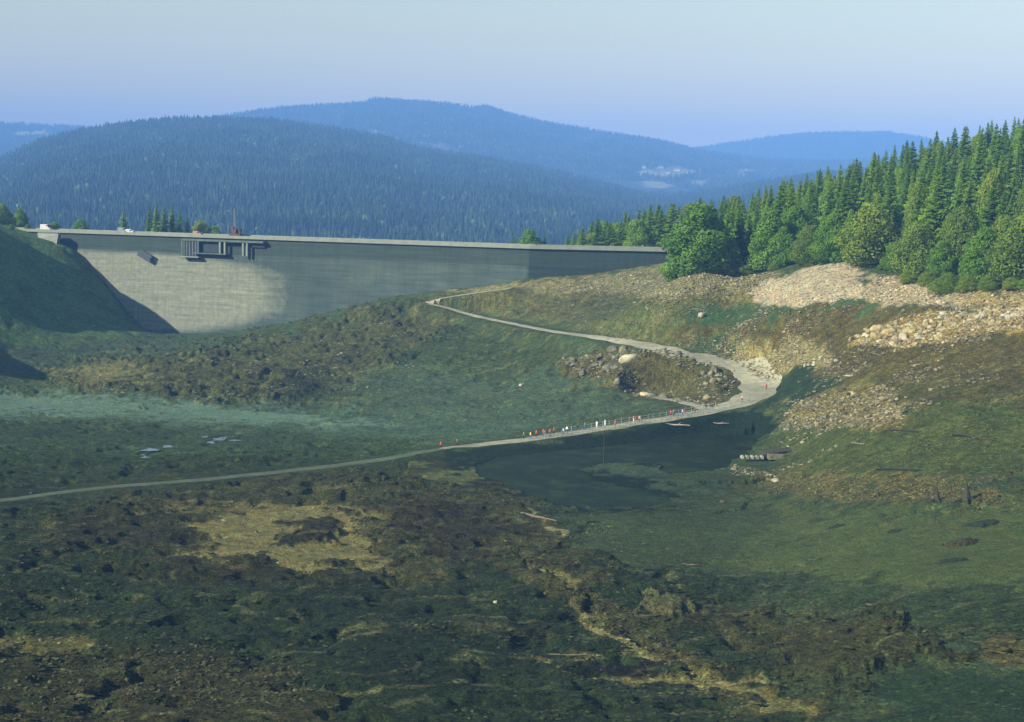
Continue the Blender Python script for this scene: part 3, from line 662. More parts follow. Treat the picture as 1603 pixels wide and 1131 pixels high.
def sweep(name, prof, mat, uvs=True, cap=True, s0=None, s1=None):
    """prof: closed list of (offset towards the lake, z); swept along the crest"""
    ss = [s for s in stations if (s0 is None or s >= s0) and (s1 is None or s <= s1)]
    if s0 is not None: ss = [s0]+ss+[s1]
    vs, fs, uv = [], [], []
    for s in ss:
        p, t = dam_station(s); n = np.array([t[1], -t[0]])
        for o_, z in prof: q = p+n*o_; vs.append((q[0]-org.x, q[1]-org.y, z)); uv.append((s, z))
    k = len(prof)
    for i in range(len(ss)-1):
        for j in range(k): fs.append((i*k+j, (i+1)*k+j, (i+1)*k+(j+1) % k, i*k+(j+1) % k))
    fs.append(tuple(range(k))); fs.append(tuple((len(ss)-1)*k+j for j in range(k))[::-1])
    me = bpy.data.meshes.new(name); me.from_pydata(vs, [], fs)
    L = me.uv_layers.new(name='UV')
    for lp in me.loops: L.data[lp.index].uv = uv[lp.vertex_index]
    me.validate(); import bmesh
    bm = bmesh.new(); bm.from_mesh(me); bmesh.ops.recalc_face_normals(bm, faces=bm.faces); bm.to_mesh(me); bm.free()
    return link(name, me, dam, [mat])
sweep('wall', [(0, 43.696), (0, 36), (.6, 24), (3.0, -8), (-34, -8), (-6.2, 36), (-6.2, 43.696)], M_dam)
sweep('deck', [(1.0, 43.7), (1.0, 44.25), (-7.2, 44.25), (-7.2, 43.7)], M_conc)
sweep('roadway', [(.7, 44.254), (.7, 44.30), (-6.7, 44.30), (-6.7, 44.254)], M_asph)
sweep('parapet', [(.95, 44.254), (.95, 45.0), (.75, 45.0), (.75, 44.254)], M_conc)
sweep('parapet', [(-6.8, 44.254), (-6.8, 45.25), (-7.15, 45.25), (-7.15, 44.254)], M_conc)
def dam_pt(s, off, z):
    p, t = dam_station(s); n = np.array([t[1], -t[0]]); q = p+n*off; return Vector((q[0]-org.x, q[1]-org.y, z))
def dam_box(mb, s, off, z, ds, do, dz):
    p, t = dam_station(s); a = math.atan2(t[1], t[0]); mb.box(dam_pt(s, off, z), (ds, do, dz), Matrix.Rotation(a, 3, 'Z'))
# intake gallery hung under the crest: slab, piers, dark bays
ua, ub = dam_u(291), dam_u(418)
m = MB(); dam_box(m, (ua+ub)/2, 1.5, 42.6, ub-ua, 2.8, .8); m.build('gallery_roof', M_concd, dam)
uc = dam_u(352)
for px in (291, 316, 350, 357, 386, 392):
    s = dam_u(px); m = MB(); dam_box(m, s, 2.2, 39.3, .8, .9, 5.8); m.build('pier', M_conc if px not in (291, 316) else M_concd, dam)
s0_, s1_ = dam_u(291), dam_u(316)
m = MB(); dam_box(m, (s0_+s1_)/2, 1.3, 38.8, s1_-s0_-1.0, 2.4, 6.6); bay = m.build('intake_house', M_dark, dam)
m = MB(); dam_box(m, (s0_+s1_)/2, 1.6, 35.2, s1_-s0_+1.2, 3.2, .5); m.build('intake_ledge', M_conc, dam)
for k_ in range(5):
    m = MB(); dam_box(m, s0_+1.2+k_*(s1_-s0_-2.4)/4, 2.62, 38.8, .22, .22, 6.4); m.build('rack_bar', M_steel, dam)
s2_, s3_ = dam_u(320), dam_u(348)
m = MB(); dam_box(m, (s2_+s3_)/2, .5, 39.6, s3_-s2_, .9, 4.6); m.build('gate_recess', M_dark, dam)
m = MB(); dam_box(m, (s2_+s3_)/2, 1.6, 36.9, s3_-s2_+8, 3.0, .4); m.build('work_platform', M_concd, dam)
s2_, s3_ = dam_u(394), dam_u(416)
m = MB(); dam_box(m, (s2_+s3_)/2, .5, 41.2, s3_-s2_, .9, 1.8); m.build('gate_recess', M_dark, dam)
# tilted hatch leaning against the face
s_ = dam_u(232); p, t = dam_station(s_); a = math.atan2(t[1], t[0])
m = MB(); q = dam_pt(s_, 2.2, 34.9)+org
h_ = empty('hatch_panel', q); tag(h_, 'dark tilted steel panel hanging on the pale dam face', 'panel')
m.box((0, 0, 0), (7.5, .5, 3.4), Matrix.Rotation(a, 3, 'Z') @ Matrix.Rotation(R(24), 3, 'Y')); m.build('plate', M_panel, h_)
m = MB(); m.box((2.6, -1.2, -1.2), (.5, 2.0, .3), Matrix.Rotation(a, 3, 'Z')); m.build('bracket', M_panel, h_)
# pale wing wall at the left end
P0 = at(60, 374, 750); wl = MB()
ww = empty('wing_wall', (P0[0], P0[1], 36)); tag(ww, 'small pale concrete wing wall at the left end of the dam', 'wall')
wl.add([(-1, 2, 7.4), (10.5, -4.5, 7.4), (8.5, -4, -2), (3, -2, 1.5), (0, 0, 4.6), (-1, 4, 7.4), (10.5, 0, 7.4), (8.5, 0, -2), (3, 2, 1.5), (0, 4, 4.6)],
       [(0, 4, 3, 2, 1), (5, 6, 7, 8, 9), (0, 1, 6, 5), (1, 2, 7, 6), (2, 3, 8, 7), (3, 4, 9, 8), (4, 0, 5, 9)])
wl.build('wall_body', M_conc, ww)
cp_ = MB(); cp_.box((4.8, -.8, 7.62), (12.4, 1.0, .4), Matrix.Rotation(R(-29), 3, 'Z')); cp_.build('coping', M_concd, ww)

# ------------------------------------------------------------------ road, rails, water
def strip(name, L, hw, mat, dz=.1, col=None):
    T = np.gradient(L[:, :2], axis=0); T /= np.linalg.norm(T, axis=1)[:, None]; N = np.stack([-T[:, 1], T[:, 0]], -1)
    hw = np.asarray(hw)*np.ones(len(L)); cols = 9; vs = []
    for i in range(len(L)):
        for j in range(cols):
            f = -1+2*j/(cols-1); q = L[i, :2]+N[i]*hw[i]*f*(1+.12*math.sin(i*.31+f)); vs.append((q[0], q[1], 0))
    vs = np.array(vs); h = surface(vs[:, 0], vs[:, 1])[0]
    c = np.tile(np.array([-1+2*j/(cols-1) for j in range(cols)]), len(L)); vs[:, 2] = h+dz-.12*np.abs(c)**6
    f = grid_faces(len(L), cols)[:, ::-1]
    me = mesh_np(name, vs, f, True); return link(name, me, None, [mat])
kr = NB('pale_gravel'); geo = kr.n('ShaderNodeNewGeometry'); n1 = kr.noise(.5, 6, .7, geo.outputs['Position']); n2 = kr.noise(.05, 4, .6, geo.outputs['Position'])
c_ = kr.ramp(n1.outputs[0], [(.3, (.15, .15, .09)), (.5, (.25, .24, .15)), (.7, (.34, .32, .21))])
c_ = kr.mix(1.0, c_, kr.ramp(n2.outputs[0], [(.35, .72), (.65, 1.15)]), 'MULTIPLY')
kr.l(c_, kr.b.inputs['Base Color']); kr.b.inputs['Roughness'].default_value = .95; kr.bump(n1.outputs[0], .5, .2); M_grav = kr.m
kr = NB('muddy_gravel'); geo = kr.n('ShaderNodeNewGeometry'); n1 = kr.noise(.35, 6, .7, geo.outputs['Position'])
c_ = kr.ramp(n1.outputs[0], [(.35, (.028, .048, .018)), (.65, (.068, .085, .036))]); kr.l(c_, kr.b.inputs['Base Color']); kr.b.inputs['Roughness'].default_value = .95; M_mudroad = kr.m
u_, v_ = to_px(ROAD[:, 0], ROAD[:, 1], ROAD[:, 2]); Dn = np.hypot(ROAD[:, 0], ROAD[:, 1])
ibr = int(np.argmax(u_ > 690))
ie = int(np.argmax(u_ > 1165))
hw = np.interp(np.arange(len(ROAD)), [0, ibr, ie-30, ie, ie+int((len(ROAD)-ie)*.10), ie+int((len(ROAD)-ie)*.25), ie+int((len(ROAD)-ie)*.45), len(ROAD)-1], [1.3, 2.0, 3.0, 4.6, 5.8, 4.0, 2.1, 1.3])
tag(strip('track', ROAD[:ibr+2], hw[:ibr+2], M_mudroad), kind='structure')
tag(strip('road', ROAD[ibr:], hw[ibr:], M_grav), kind='structure')
tag(strip('path', SPUR, np.linspace(2.8, 1.0, len(SPUR)), M_grav, .07), kind='structure')

def water_sheet(name, poly, mat, n=40, dz=None, z=None):
    P = [at_ground(*p) for p in poly]; zz = z if z is not None else float(np.max(HV([p[0] for p in P], [p[1] for p in P])))+.02
    c = np.mean([p[:2] for p in P], axis=0); vs = []
    # smooth closed outline
    m = len(P); out_ = []
    for i in range(m):
        p0, p1, p2, p3 = [np.array(P[(i+q) % m][:2]) for q in (-1, 0, 1, 2)]
        for t in np.linspace(0, 1, 6, endpoint=False): out_.append(.5*((2*p1)+(-p0+p2)*t+(2*p0-5*p1+4*p2-p3)*t*t+(-p0+3*p1-3*p2+p3)*t**3))
    me = bpy.data.meshes.new(name); me.from_pydata([(q[0], q[1], zz) for q in out_], [], [tuple(range(len(out_)))]); me.validate()
    o = link(name, me, None, [mat])
    if me.polygons[0].normal.z < 0: me.flip_normals()
    return tag(o, kind='structure')
_Dm = np.linspace(120, 900, 1200)
def at_ground(px, py, full=True):
    d = ray(px, py); hb = base_h(d[0]*_Dm, d[1]*_Dm); k = int(np.argmax(hb > CAMZ+d[2]*_Dm))
    if k == 0: k = len(_Dm)-1
    x, y = d[0]*_Dm[k], d[1]*_Dm[k]; return (x, y, float(hb[k]))
kw = NB('still_water'); geo = kw.n('ShaderNodeNewGeometry'); kw.b.inputs['Base Color'].default_value = (.03, .06, .05, 1); kw.b.inputs['Roughness'].default_value = .12
kw.bump(kw.noise(.9, 3, .5, geo.outputs['Position']).outputs[0], .08, .1); M_water = kw.m
kw = NB('weedy_pond'); geo = kw.n('ShaderNodeNewGeometry'); n1 = kw.noise(.16, 7, .72, geo.outputs['Position']); n2 = kw.noise(.8, 4, .6, geo.outputs['Position'])
c_ = kw.ramp(n1.outputs[0], [(.35, (.005, .010, .001)), (.52, (.010, .019, .002)), (.62, (.022, .032, .008)), (.75, (.022, .016, .005))]); kw.l(c_, kw.b.inputs['Base Color'])
kw.b.inputs['Roughness'].default_value = .5; kw.b.inputs['Specular IOR Level'].default_value = .03; kw.bump(n2.outputs[0], .5, .2); M_pond = kw.m
for px, py, L_, W_ in ((235, 705, 38, 5), (262, 702, 26, 3), (222, 709, 14, 2.5), (341, 691, 26, 4.5), (330, 697, 16, 2.5), (368, 694, 20, 2.5), (352, 687, 12, 2.5), (320, 686, 14, 2), (228, 720, 16, 2.2),
                       (70, 642, 34, 4.5), (88, 645, 18, 3), (44, 638, 16, 2.5), (585, 650, 34, 3), (560, 646, 16, 2), (612, 654, 14, 2.2)):
    rq = random.Random(px); P = []
    for k_ in range(11):
        a = 2*math.pi*k_/11; q_ = rq.uniform(.45, 1.15); P.append((px+math.cos(a)*L_*.5*q_, py+math.sin(a)*W_*.5*q_))
    x_ = water_sheet('water', P, M_water)

# level sheet filling the hollow beside the causeway
pp_ = np.array([atz(*p, POND_Z) for p in PONDP]); nn_ = len(pp_)
area_ = sum(pp_[i][0]*pp_[(i+1) % nn_][1]-pp_[(i+1) % nn_][0]*pp_[i][1] for i in range(nn_)); sg_ = 1 if area_ > 0 else -1
off_ = []
for i in range(nn_):
    e_ = pp_[(i+1) % nn_][:2]-pp_[i-1][:2]; e_ /= np.linalg.norm(e_); off_.append((pp_[i][0]+sg_*e_[1]*2.6, pp_[i][1]-sg_*e_[0]*2.6, POND_Z))
me = bpy.data.meshes.new('pond_water'); me.from_pydata(off_, [], [tuple(range(nn_))])
if me.polygons[0].normal.z < 0: me.flip_normals()
tag(link('pond_water', me, None, [M_pond]), kind='structure')

# railing along the causeway
def thing(name, label, cat, loc, rz=0, group=None):
    t = empty(name, loc, rz); return tag(t, label, cat, group)
def road_at(px, side=0.0):
    i = int(np.argmin(np.abs(u_-px)+1e3*(v_ < 600))); p = ROAD[i]; t = ROAD[min(i+1, len(ROAD)-1)]-ROAD[max(i-1, 0)]; t = t[:2]/np.linalg.norm(t[:2])
    n = np.array([-t[1], t[0]]); q = p[:2]+n*side; return q, t
M_rail = simple('pale_grey_rail', (.30, .34, .32), .7, .1, 1)
def rail(name, label, px0, px1, side, n):
    q0, _ = road_at(px0, side); t = thing(name, label, 'railing', (q0[0], q0[1], H(*q0)))
    prev = None; m2 = MB(); o3 = Vector(t.location)
    for k in range(n):
        q, _ = road_at(px0+(px1-px0)*k/(n-1), side); z = H(*q)+.1
        m = MB(); b = Vector((q[0], q[1], z-.3))-o3; m.bar(b, b+Vector((0, 0, 1.45)),   .07, .07, 6); m.build('post', M_rail, t)
        if prev is not None:
            for hz in (.65, 1.25): m2.bar(prev+Vector((0, 0, hz)), b+Vector((0, 0, hz)), .05, .05, 5)
        prev = b
    m2.build('rail', M_rail, t)
rail('railing', 'thin post and rail fence along the near edge of the causeway above the pond', 846, 1165, -2.0, 40)
rail('railing', 'thin post and rail fence along the far edge of the causeway', 905, 1130, 2.2, 24)

# ------------------------------------------------------------------ detailed trees
def conifer_mesh(seed, Hh, Rr, whorls=34, nb=10, bare=.08, lean=.0):
    rs = np.random.RandomState(seed); vs, fs = [], []
    for i in range(whorls):
        f = (i+rs.rand()*.6)/whorls; z = Hh*(bare+(1-bare)*f); r = Rr*(1-f)**.78*(.72+.5*rs.rand())+.12
        if f < .12: r *= .75
        for j in range(nb):
            a = 2*math.pi*(j+rs.rand()*.8)/nb+i*.7; L = r*(.6+.6*rs.rand()); w_ = (.16+.20*L)*(.8+.4*rs.rand()); dr = L*(.30-.35*f)+.05
            d = np.array([math.cos(a), math.sin(a), 0]); s = np.array([-d[1], d[0], 0]); o = np.array([0, 0, z+rs.uniform(-.5, .5)*Hh/whorls*1.6])
            p0 = o+d*.05; p1 = o+d*L*.45-np.array([0, 0, dr*.35]); p2 = o+d*L*.8-np.array([0, 0, dr*.9]); p3 = o+d*L-np.array([0, 0, dr*.8])
            b = len(vs); dz = np.array([0, 0, w_*.55])
            vs += [p0, p1+s*w_*.8-dz, p1, p1-s*w_*.8-dz, p2+s*w_-dz*1.2, p2, p2-s*w_-dz*1.2, p3, p2*.5+p3*.5+s*w_*.45-dz*2, p2*.5+p3*.5-s*w_*.45-dz*2]
            fs += [(b, b+1, b+2), (b, b+2, b+3), (b+1, b+4, b+2), (b+2, b+4, b+5), (b+3, b+2, b+5), (b+3, b+5, b+6), (b+5, b+8, b+7), (b+5, b+7, b+9)]
    b = len(vs); vs += [(0, 0, Hh*1.03), (.12, 0, Hh*.95), (-.08, .1, Hh*.95), (-.05, -.1, Hh*.95)]; fs += [(b, b+1, b+2), (b, b+2, b+3), (b, b+3, b+1)]
    return mesh_np('crown', np.array(vs), np.array(fs))
def broad_mesh(seed, Hh, Rr, lobes=14, leaves=5200, size=.5, low=.12):
    rs = np.random.RandomState(seed); cs = []
    for i in range(lobes):
        f = (i+.5)/lobes; z = Hh*(low+(.86-low)*f); ring = Rr*math.sin(math.pi*min(1, .18+.80*f)**.9)*.62
        a = i*2.4+rs.rand(); cs.append((ring*math.cos(a)*(.6+.5*rs.rand()), ring*math.sin(a)*(.6+.5*rs.rand()), z, Rr*(.34+.22*rs.rand())*(1.1-.45*f)))
    cs.append((0, 0, Hh*.88, Rr*.3)); cs.append((0, 0, Hh*.5, Rr*.55)); cs = np.array(cs)
    k = rs.choice(len(cs), leaves, p=cs[:, 3]**2/np.sum(cs[:, 3]**2)); d = rs.randn(leaves, 3); d /= np.linalg.norm(d, axis=1)[:, None]
    rr = cs[k, 3]*(.72+.36*rs.rand(leaves)**.7); p = cs[k, :3]+d*rr[:, None]*np.array([1, 1, .85])
    n = d+rs.randn(leaves, 3)*.55; n /= np.linalg.norm(n, axis=1)[:, None]
    t = np.cross(n, rs.randn(leaves, 3)); t /= np.linalg.norm(t, axis=1)[:, None]; b = np.cross(n, t); sz = (size*(.5+.8*rs.rand(leaves)))[:, None]
    v = np.stack([p-t*sz*.6, p+b*sz*.45, p+t*sz*.7, p-b*sz*.4], 1).reshape(-1, 3); v[:, 2] = np.maximum(v[:, 2], .1)
    return mesh_np('crown', v, np.arange(leaves*4).reshape(-1, 4))
def trunk_mesh(h, r, limbs=0, seed=0, Rr=3):
    rs = random.Random(seed); m = MB(); z0 = -1.0; n = 5; prev = Vector((0, 0, z0)); pr = r*1.25
    for k in range(1, n+1):
        z = z0+(h-z0)*k/n; q = Vector((rs.uniform(-.1, .1)*r*4, rs.uniform(-.1, .1)*r*4, z)); rr = r*(1-.85*k/n); m.bar(prev, q, pr, rr, 7); prev, pr = q, rr
    for k in range(limbs):
        a = k*2.4; z = h*(.25+.5*k/max(1, limbs)); m.bar((0, 0, z), (math.cos(a)*Rr*.55, math.sin(a)*Rr*.55, z+Rr*.5), r*.35, r*.1, 5)
    me = bpy.data.meshes.new('trunk'); me.from_pydata(m.v, [], m.f); return me
CON = []; 
for i in range(8):
    h = 20; c = conifer_mesh(100+i, h, [3.1, 3.6, 2.7, 3.3, 3.9, 2.9, 3.4, 3.0][i], 40+i % 3*4, 10+i % 3); c.materials.append(M_spruce)
    t = trunk_mesh(h*.93, .28, 0, i); t.materials.append(M_bark); CON.append((c, t))
BRO = []
for i in range(7):
    c = broad_mesh(200+i, 10, [4.0, 4.6, 3.6, 4.4, 3.4, 5.0, 4.0][i], 13+i, 15000, .27, .10); c.materials.append(M_leaf if i % 2 == 0 else M_leaf2)
    t = trunk_mesh(7.6, .24, 6, i, 3.4); t.materials.append(M_bark); BRO.append((c, t))
def plant(kind, x, y, h, label, group=None, wid=1.0, z=None, cat='tree', name=None, idx=None):
    L = CON if kind == 'c' else BRO; i = rnd.randrange(len(L)) if idx is None else idx; c, t = L[i]
    z = H(x, y) if z is None else z
    e = empty(name or ('conifer_tree' if kind == 'c' else 'broadleaf_tree'), (x, y, z-.3), rnd.uniform(0, 6.28)); s = h/(20 if kind == 'c' else 10)
    e.scale = (s*wid, s*wid, s); tag(e, label, cat, group)
    for nm, me in (('crown', c), ('trunk', t)):
        o = bpy.data.objects.new(nm, me); C.objects.link(o); o.parent = e
    return e
def plant_px(kind, px, py_base, D, top_py, label, group=None, wid=1.0, idx=None, name=None):
    d = ray(px, 500); x, y = d[0]*D, d[1]*D; z = H(x, y); dt = ray(px, top_py); zt = CAMZ+dt[2]*D
    return plant(kind, x, y, max(2.0, zt-z), label, group, wid, z, idx=idx, name=name)
# forested rise: conifers in staggered rows climbing away from the shore
sky_px = np.array([860, 900, 940, 1000, 1060, 1110, 1150, 1175, 1200, 1240, 1290, 1350, 1430, 1500, 1560, 1603, 1700])
sky_py = np.array([384, 366, 350, 333, 326, 318, 308, 296, 284, 276, 262, 240, 214, 198, 184, 178, 165])
cand = []
for r_i, D in enumerate(np.linspace(462, 745, 17)):
    px0 = 1170 if D < 640 else 1130
    step = 7.2*FPX/D; px = px0+rnd.random()*step
    while px < 1660:
        lo = np.interp(px, [1100, 1165, 1240, 1330, 1500, 1660], [570, 520, 512, 498, 452, 432])
        if D > lo: cand.append((px+rnd.uniform(-.35, .35)*step, D+rnd.uniform(-6, 6), r_i))
        px += step
cxy = np.array([(ray(p, 500)[0]*D, ray(p, 500)[1]*D) for p, D, _ in cand]); ch = HV(cxy[:, 0], cxy[:, 1])
keep = []
for (px, D, ri), (x, y), z in zip(cand, cxy, ch):
    lim = CAMZ+ray(px, np.interp(px, sky_px, sky_py)+rnd.uniform(-5, 7))[2]*D     # crown must stay under the skyline of the wood
    h = min(rnd.uniform(15, 27), lim-z)
    if h < 7: continue
    keep.append((px, D, x, y, z, h))
# farthest trees first drop out if more than 285
if len(keep) > 225: keep = sorted(keep, key=lambda k: k[1])[:225]
topmost = {}
for k in keep:
    top = to_px(np.array([k[2]]), np.array([k[3]]), np.array([k[4]+k[5]]))[1][0]; b = int(k[0]//30)
    if b not in topmost or top < topmost[b][0]: topmost[b] = (top, k)
skyset = {id(v[1]) for v in topmost.values()}
for k in keep:
    if id(k) in skyset: plant('c', k[2], k[3], k[5], 'dark spruce whose top stands on the skyline of the right-hand wood', 'spruces on the skyline of the wood', rnd.uniform(1.0, 1.3), k[4])
    elif rnd.random() < .22: plant('b', k[2], k[3], k[5]*.85, 'narrow lighter leafy tree mixed in between the spruces of the wood', 'leafy trees mixed into the wood', rnd.uniform(.45, .6), k[4])
    else: plant('c', k[2], k[3], k[5], 'dark green spruce packed among others in the wood on the right shore', 'spruces packed in the shore wood', rnd.uniform(1.0, 1.45), k[4])
print('wood', len(keep))
# wood beyond the right end of the dam
n_ = 0
for D, a0, a1 in ((655, 905, 1060), (675, 890, 1060), (700, 880, 1110), (725, 880, 1150), (750, 1000, 1160)):
    step = 5.0*FPX/D; px = a0+rnd.random()*step
    while px < a1:
        d = ray(px, 500); x, y = d[0]*D, d[1]*D; z = H(x, y); top = np.interp(px, sky_px, sky_py)+rnd.uniform(-14, 6)
        h = CAMZ+ray(px, top)[2]*D-z
        if 6 < h and rnd.random() < .72: plant('c', x, y, min(h, 34), 'bright green spruce in the wood beyond the right end of the dam', 'spruces beyond the dam end', rnd.uniform(1.3, 1.8), z); n_ += 1
        elif 6 < h: plant('b', x, y, min(h*.9, 26), 'light green broadleaf tree in the wood beyond the right end of the dam', 'broadleaf trees beyond the dam end', rnd.uniform(.9, 1.2), z); n_ += 1
        px += step*rnd.uniform(.8, 1.3)
print('dam end wood', n_)
# broadleaved trees along the shore, each one recognisable
SH = [(1090, 505, 314, 1.35, 0, 'bright green rounded broadleaf tree standing first at the right end of the dam crest'),
      (1062, 512, 372, 1.2, 2, 'small bushy tree tucked against the right end of the dam crest'),
      (1118, 508, 338, 1.1, 4, 'narrow broadleaf tree just right of the rounded bright one'),
      (1200, 503, 322, 1.0, 4, 'broadleaf tree at the left corner of the wood, right of the dark gap'),
      (1182, 506, 372, 1.1, 2, 'low shrubby tree at the left foot of the wood'),
      (1222, 500, 352, 1.0, 6, 'rounded green tree at the foot of the wood left of the gravel slope'),
      (1262, 494, 350, 1.1, 3, 'leafy tree above the upper left edge of the pale gravel slope'),
      (1300, 488, 330, 1.0, 0, 'broadleaf tree directly above the pale gravel slope'),
      (1358, 478, 316, 1.3, 5, 'large olive rounded tree above the dark notch in the gravel slope'),
      (1392, 468, 376, 1.0, 2, 'low green tree right of the large olive rounded tree'),
      (1430, 456, 345, 1.1, 1, 'dark broadleaf tree above the right gravel slope'),
      (1470, 446, 372, 1.1, 4, 'low tree at the edge of the right gravel slope'),
      (1500, 452, 318, .9, 3, 'tall yellow green broadleaf tree near the right edge of the wood'),
      (1535, 424, 352, 1.1, 6, 'rounded tree second from the right edge of the photo'),
      (1566, 428, 335, 1.0, 1, 'tall olive broadleaf tree at the right edge of the wood'),
      (1598, 416, 336, 1.2, 5, 'broadleaf tree cut by the right edge of the photo'),
      (1545, 500, 262, .6, 3, 'yellow green broadleaf crown standing high among the dark spruces'),
      (1240, 512, 318, 1.0, 0, 'mid green tree leaning out of the wood behind the shore bushes'),
      (1330, 484, 372, 1.0, 2, 'small bush at the crest of the pale gravel slope')]
for px, D, top, wd, idx, lab in SH: plant_px('b', px, 0, D, top, lab, None, wd, idx)
for px, D, top in ((1135, 520, 322), (1152, 525, 318), (1168, 530, 332), (1143, 540, 312), (1215, 522, 286), (1232, 528, 290)):
    plant_px('c', px, 0, D, top, 'dark spruce in the group between the rounded broadleaf and the wood', 'spruces behind the rounded broadleaf', 1.2)
for px, D, top in ((1345, 482, 402), (1285, 488, 404), (1210, 498, 408), (1260, 492, 408), (1172, 504, 404), (1420, 450, 420), (1450, 440, 424), (1480, 420, 426), (1512, 416, 428), (1545, 412, 430), (1580, 408, 432), (1150, 506, 402), (1120, 504, 400), (1375, 470, 412), (1600, 406, 434)):
    plant_px('b', px, 0, D, top, 'low bush on the shore line in front of the wood', 'bushes on the shore line', 1.9, name='shore_bush')
# trees beyond the crest and on the left bank
for px, D, top, k, wd, lab in [
    (195, 840, 326, 'c', 1.3, 'single pointed green tree rising behind the left part of the dam crest'),
    (128, 830, 341, 'b', 1.1, 'small round tree just behind the dam crest near its left end'),
    (235, 850, 322, 'c', 1.1, 'leftmost spruce of the clump behind the dam crest'),
    (246, 838, 318, 'c', 1.2, 'second spruce from the left in the clump behind the dam crest'),
    (258, 855, 319, 'c', 1.2, 'middle spruce of the clump behind the dam crest'),
    (270, 842, 321, 'c', 1.1, 'fourth spruce from the left in the clump behind the dam crest'),
    (282, 856, 330, 'c', 1.1, 'fifth spruce from the left in the clump behind the dam crest'),
    (294, 845, 338, 'c', 1.0, 'rightmost spruce of the clump behind the dam crest'),
    (315, 850, 345, 'b', .9, 'small tree right of the spruce clump behind the dam crest'),
    (335, 850, 350, 'b', .9, 'tiny tree top behind the crest left of the red crane'),
    (88, 815, 346, 'b', 1.0, 'tiny tree top behind the crest beside the white van'),
    (800, 720, 368, 'c', 1.1, 'small dark conifer top behind the right part of the dam crest'),
    (826, 715, 357, 'b', 1.1, 'bright green round tree top behind the right part of the dam crest'),
    (850, 720, 368, 'c', 1.1, 'small conifer right of the bright round tree top behind the crest'),
    (8, 800, 318, 'b', 1.0, 'tall leafy tree cut by the left edge of the photo above the bank'),
    (34, 810, 324, 'b', .9, 'light green tree on the left bank near the end of the dam'),
    (20, 745, 350, 'b', 1.4, 'dark bushy tree at the top of the left bank'),
    (46, 770, 350, 'b', 1.2, 'small tree beside the left end of the dam crest'),
    (-20, 790, 330, 'b', 1.2, 'tree just beyond the left edge above the bank')]:
    d = ray(px, 500); x, y = d[0]*D, d[1]*D; z = H(x, y)
    zt = CAMZ+ray(px, top)[2]*D; z = max(z, zt-24); plant(k, x, y, max(2, zt-z), lab, None, wd, z)

# ------------------------------------------------------------------ things on the dam crest
def on_crest(px, off=-3.0): 
    s = dam_u(px); return dam_pt(s, off, 44.3)+org, math.atan2(dam_station(s)[1][1], dam_station(s)[1][0])
def van(px, label, body, L=5.4, Hh=2.4):
    p, a = on_crest(px); t = thing('parked_van', label, 'van', p, a)
    m = MB(); pr = [(-L/2, .45), (L/2, .45), (L/2, 1.1), (L/2-.9, 1.35), (L/2-1.5, Hh), (-L/2+.1, Hh)]
    m.add([(x, -.95, z) for x, z in pr]+[(x, .95, z) for x, z in pr], [(0, 1, 2, 3, 4, 5), (11, 10, 9, 8, 7, 6)]+[(k, k+6, (k+1) % 6+6, (k+1) % 6) for k in range(6)]); m.build('body', body, t)
    for s in (-1, 1):
        m = MB(); m.box((L/2-1.55, s*.955, Hh-.6), (1.0, .03, .55)); m.build('window', M_glass, t)
    m = MB(); m.add([(L/2-.93, -.8, 1.40), (L/2-.93, .8, 1.40), (L/2-1.43, .8, Hh-.08), (L/2-1.43, -.8, Hh-.08)], [(0, 1, 2, 3)]); m.build('windscreen', M_glass, t)
    for sx in (-1, 1):
        for sy in (-1, 1):
            m = MB(); m.bar((sx*(L/2-1), sy*.75, .36), (sx*(L/2-1), sy*.98, .36), .36, .36, 14); m.build('wheel', M_tyre, t)
van(66, 'white van parked on the left end of the dam crest', M_white, 5.8, 2.9)
van(303, 'small orange and white van on the crest above the intake gallery', M_orange, 4.2, 2.0)
van(187, 'grey van parked on the crest in front of the pointed tree', M_steel, 5.2, 2.5)
van(198, 'white pickup standing on the crest next to the grey van', M_white, 4.4, 1.9)
p, a = on_crest(363, -3.0); t = thing('mobile_crane', 'rust red mobile crane with a thin upright lattice mast on the dam crest', 'crane', p, a)
m = MB(); m.box((0, 0, 1.0), (5.6, 2.3, .8)); m.build('chassis', M_rust, t)
m = MB(); m.box((-.6, 0, 2.4), (2.4, 2.0, 1.8)); m.box((-1.6, 0, 3.9), (1.4, 1.6, .9)); m.build('housing', M_rust, t)
m = MB(); m.box((1.6, .5, 2.6), (1.3, 1.1, 2.0)); cb = m.build('cab', M_rust, t)
m = MB(); m.box((1.6, -.07, 2.95), (1.0, .04, .9)); m.build('window', M_glass, cb)
for sx in (-2, -.7, .7, 2):
    for sy in (-1, 1):
        m = MB(); m.bar((sx, sy*.85, .5), (sx, sy*1.2, .5), .5, .5, 14); m.build('wheel', M_tyre, t)
m = MB()
for sx, sy in ((-.5, -.5), (.5, -.5), (.5, .5), (-.5, .5)): m.bar((sx-.6, sy, 3.4), (sx*.25-.8, sy*.25, 12.5), .11, .07, 5)
for k_ in range(9):
    f0, f1 = 1-.75*k_/9, 1-.75*(k_+1)/9; z0, z1 = 3.4+k_*1.01, 3.4+(k_+1)*1.01
    for q in range(4):
        a0 = ((-.5, -.5), (.5, -.5), (.5, .5), (-.5, .5)); c0 = a0[q]; c1 = a0[(q+1) % 4]; m.bar((c0[0]*f0-.6-.022*k_, c0[1]*f0, z0), (c1[0]*f1-.62-.022*k_, c1[1]*f1, z1), .05, .05, 4)
m.build('mast', M_steel, t)
m = MB(); m.bar((-.8, 0, 12.3), (1.9, 0, 10.6), .06, .06, 5); m.bar((1.9, 0, 10.6), (1.9, 0, 6.6), .03, .03, 4); m.build('jib', M_rust, t)

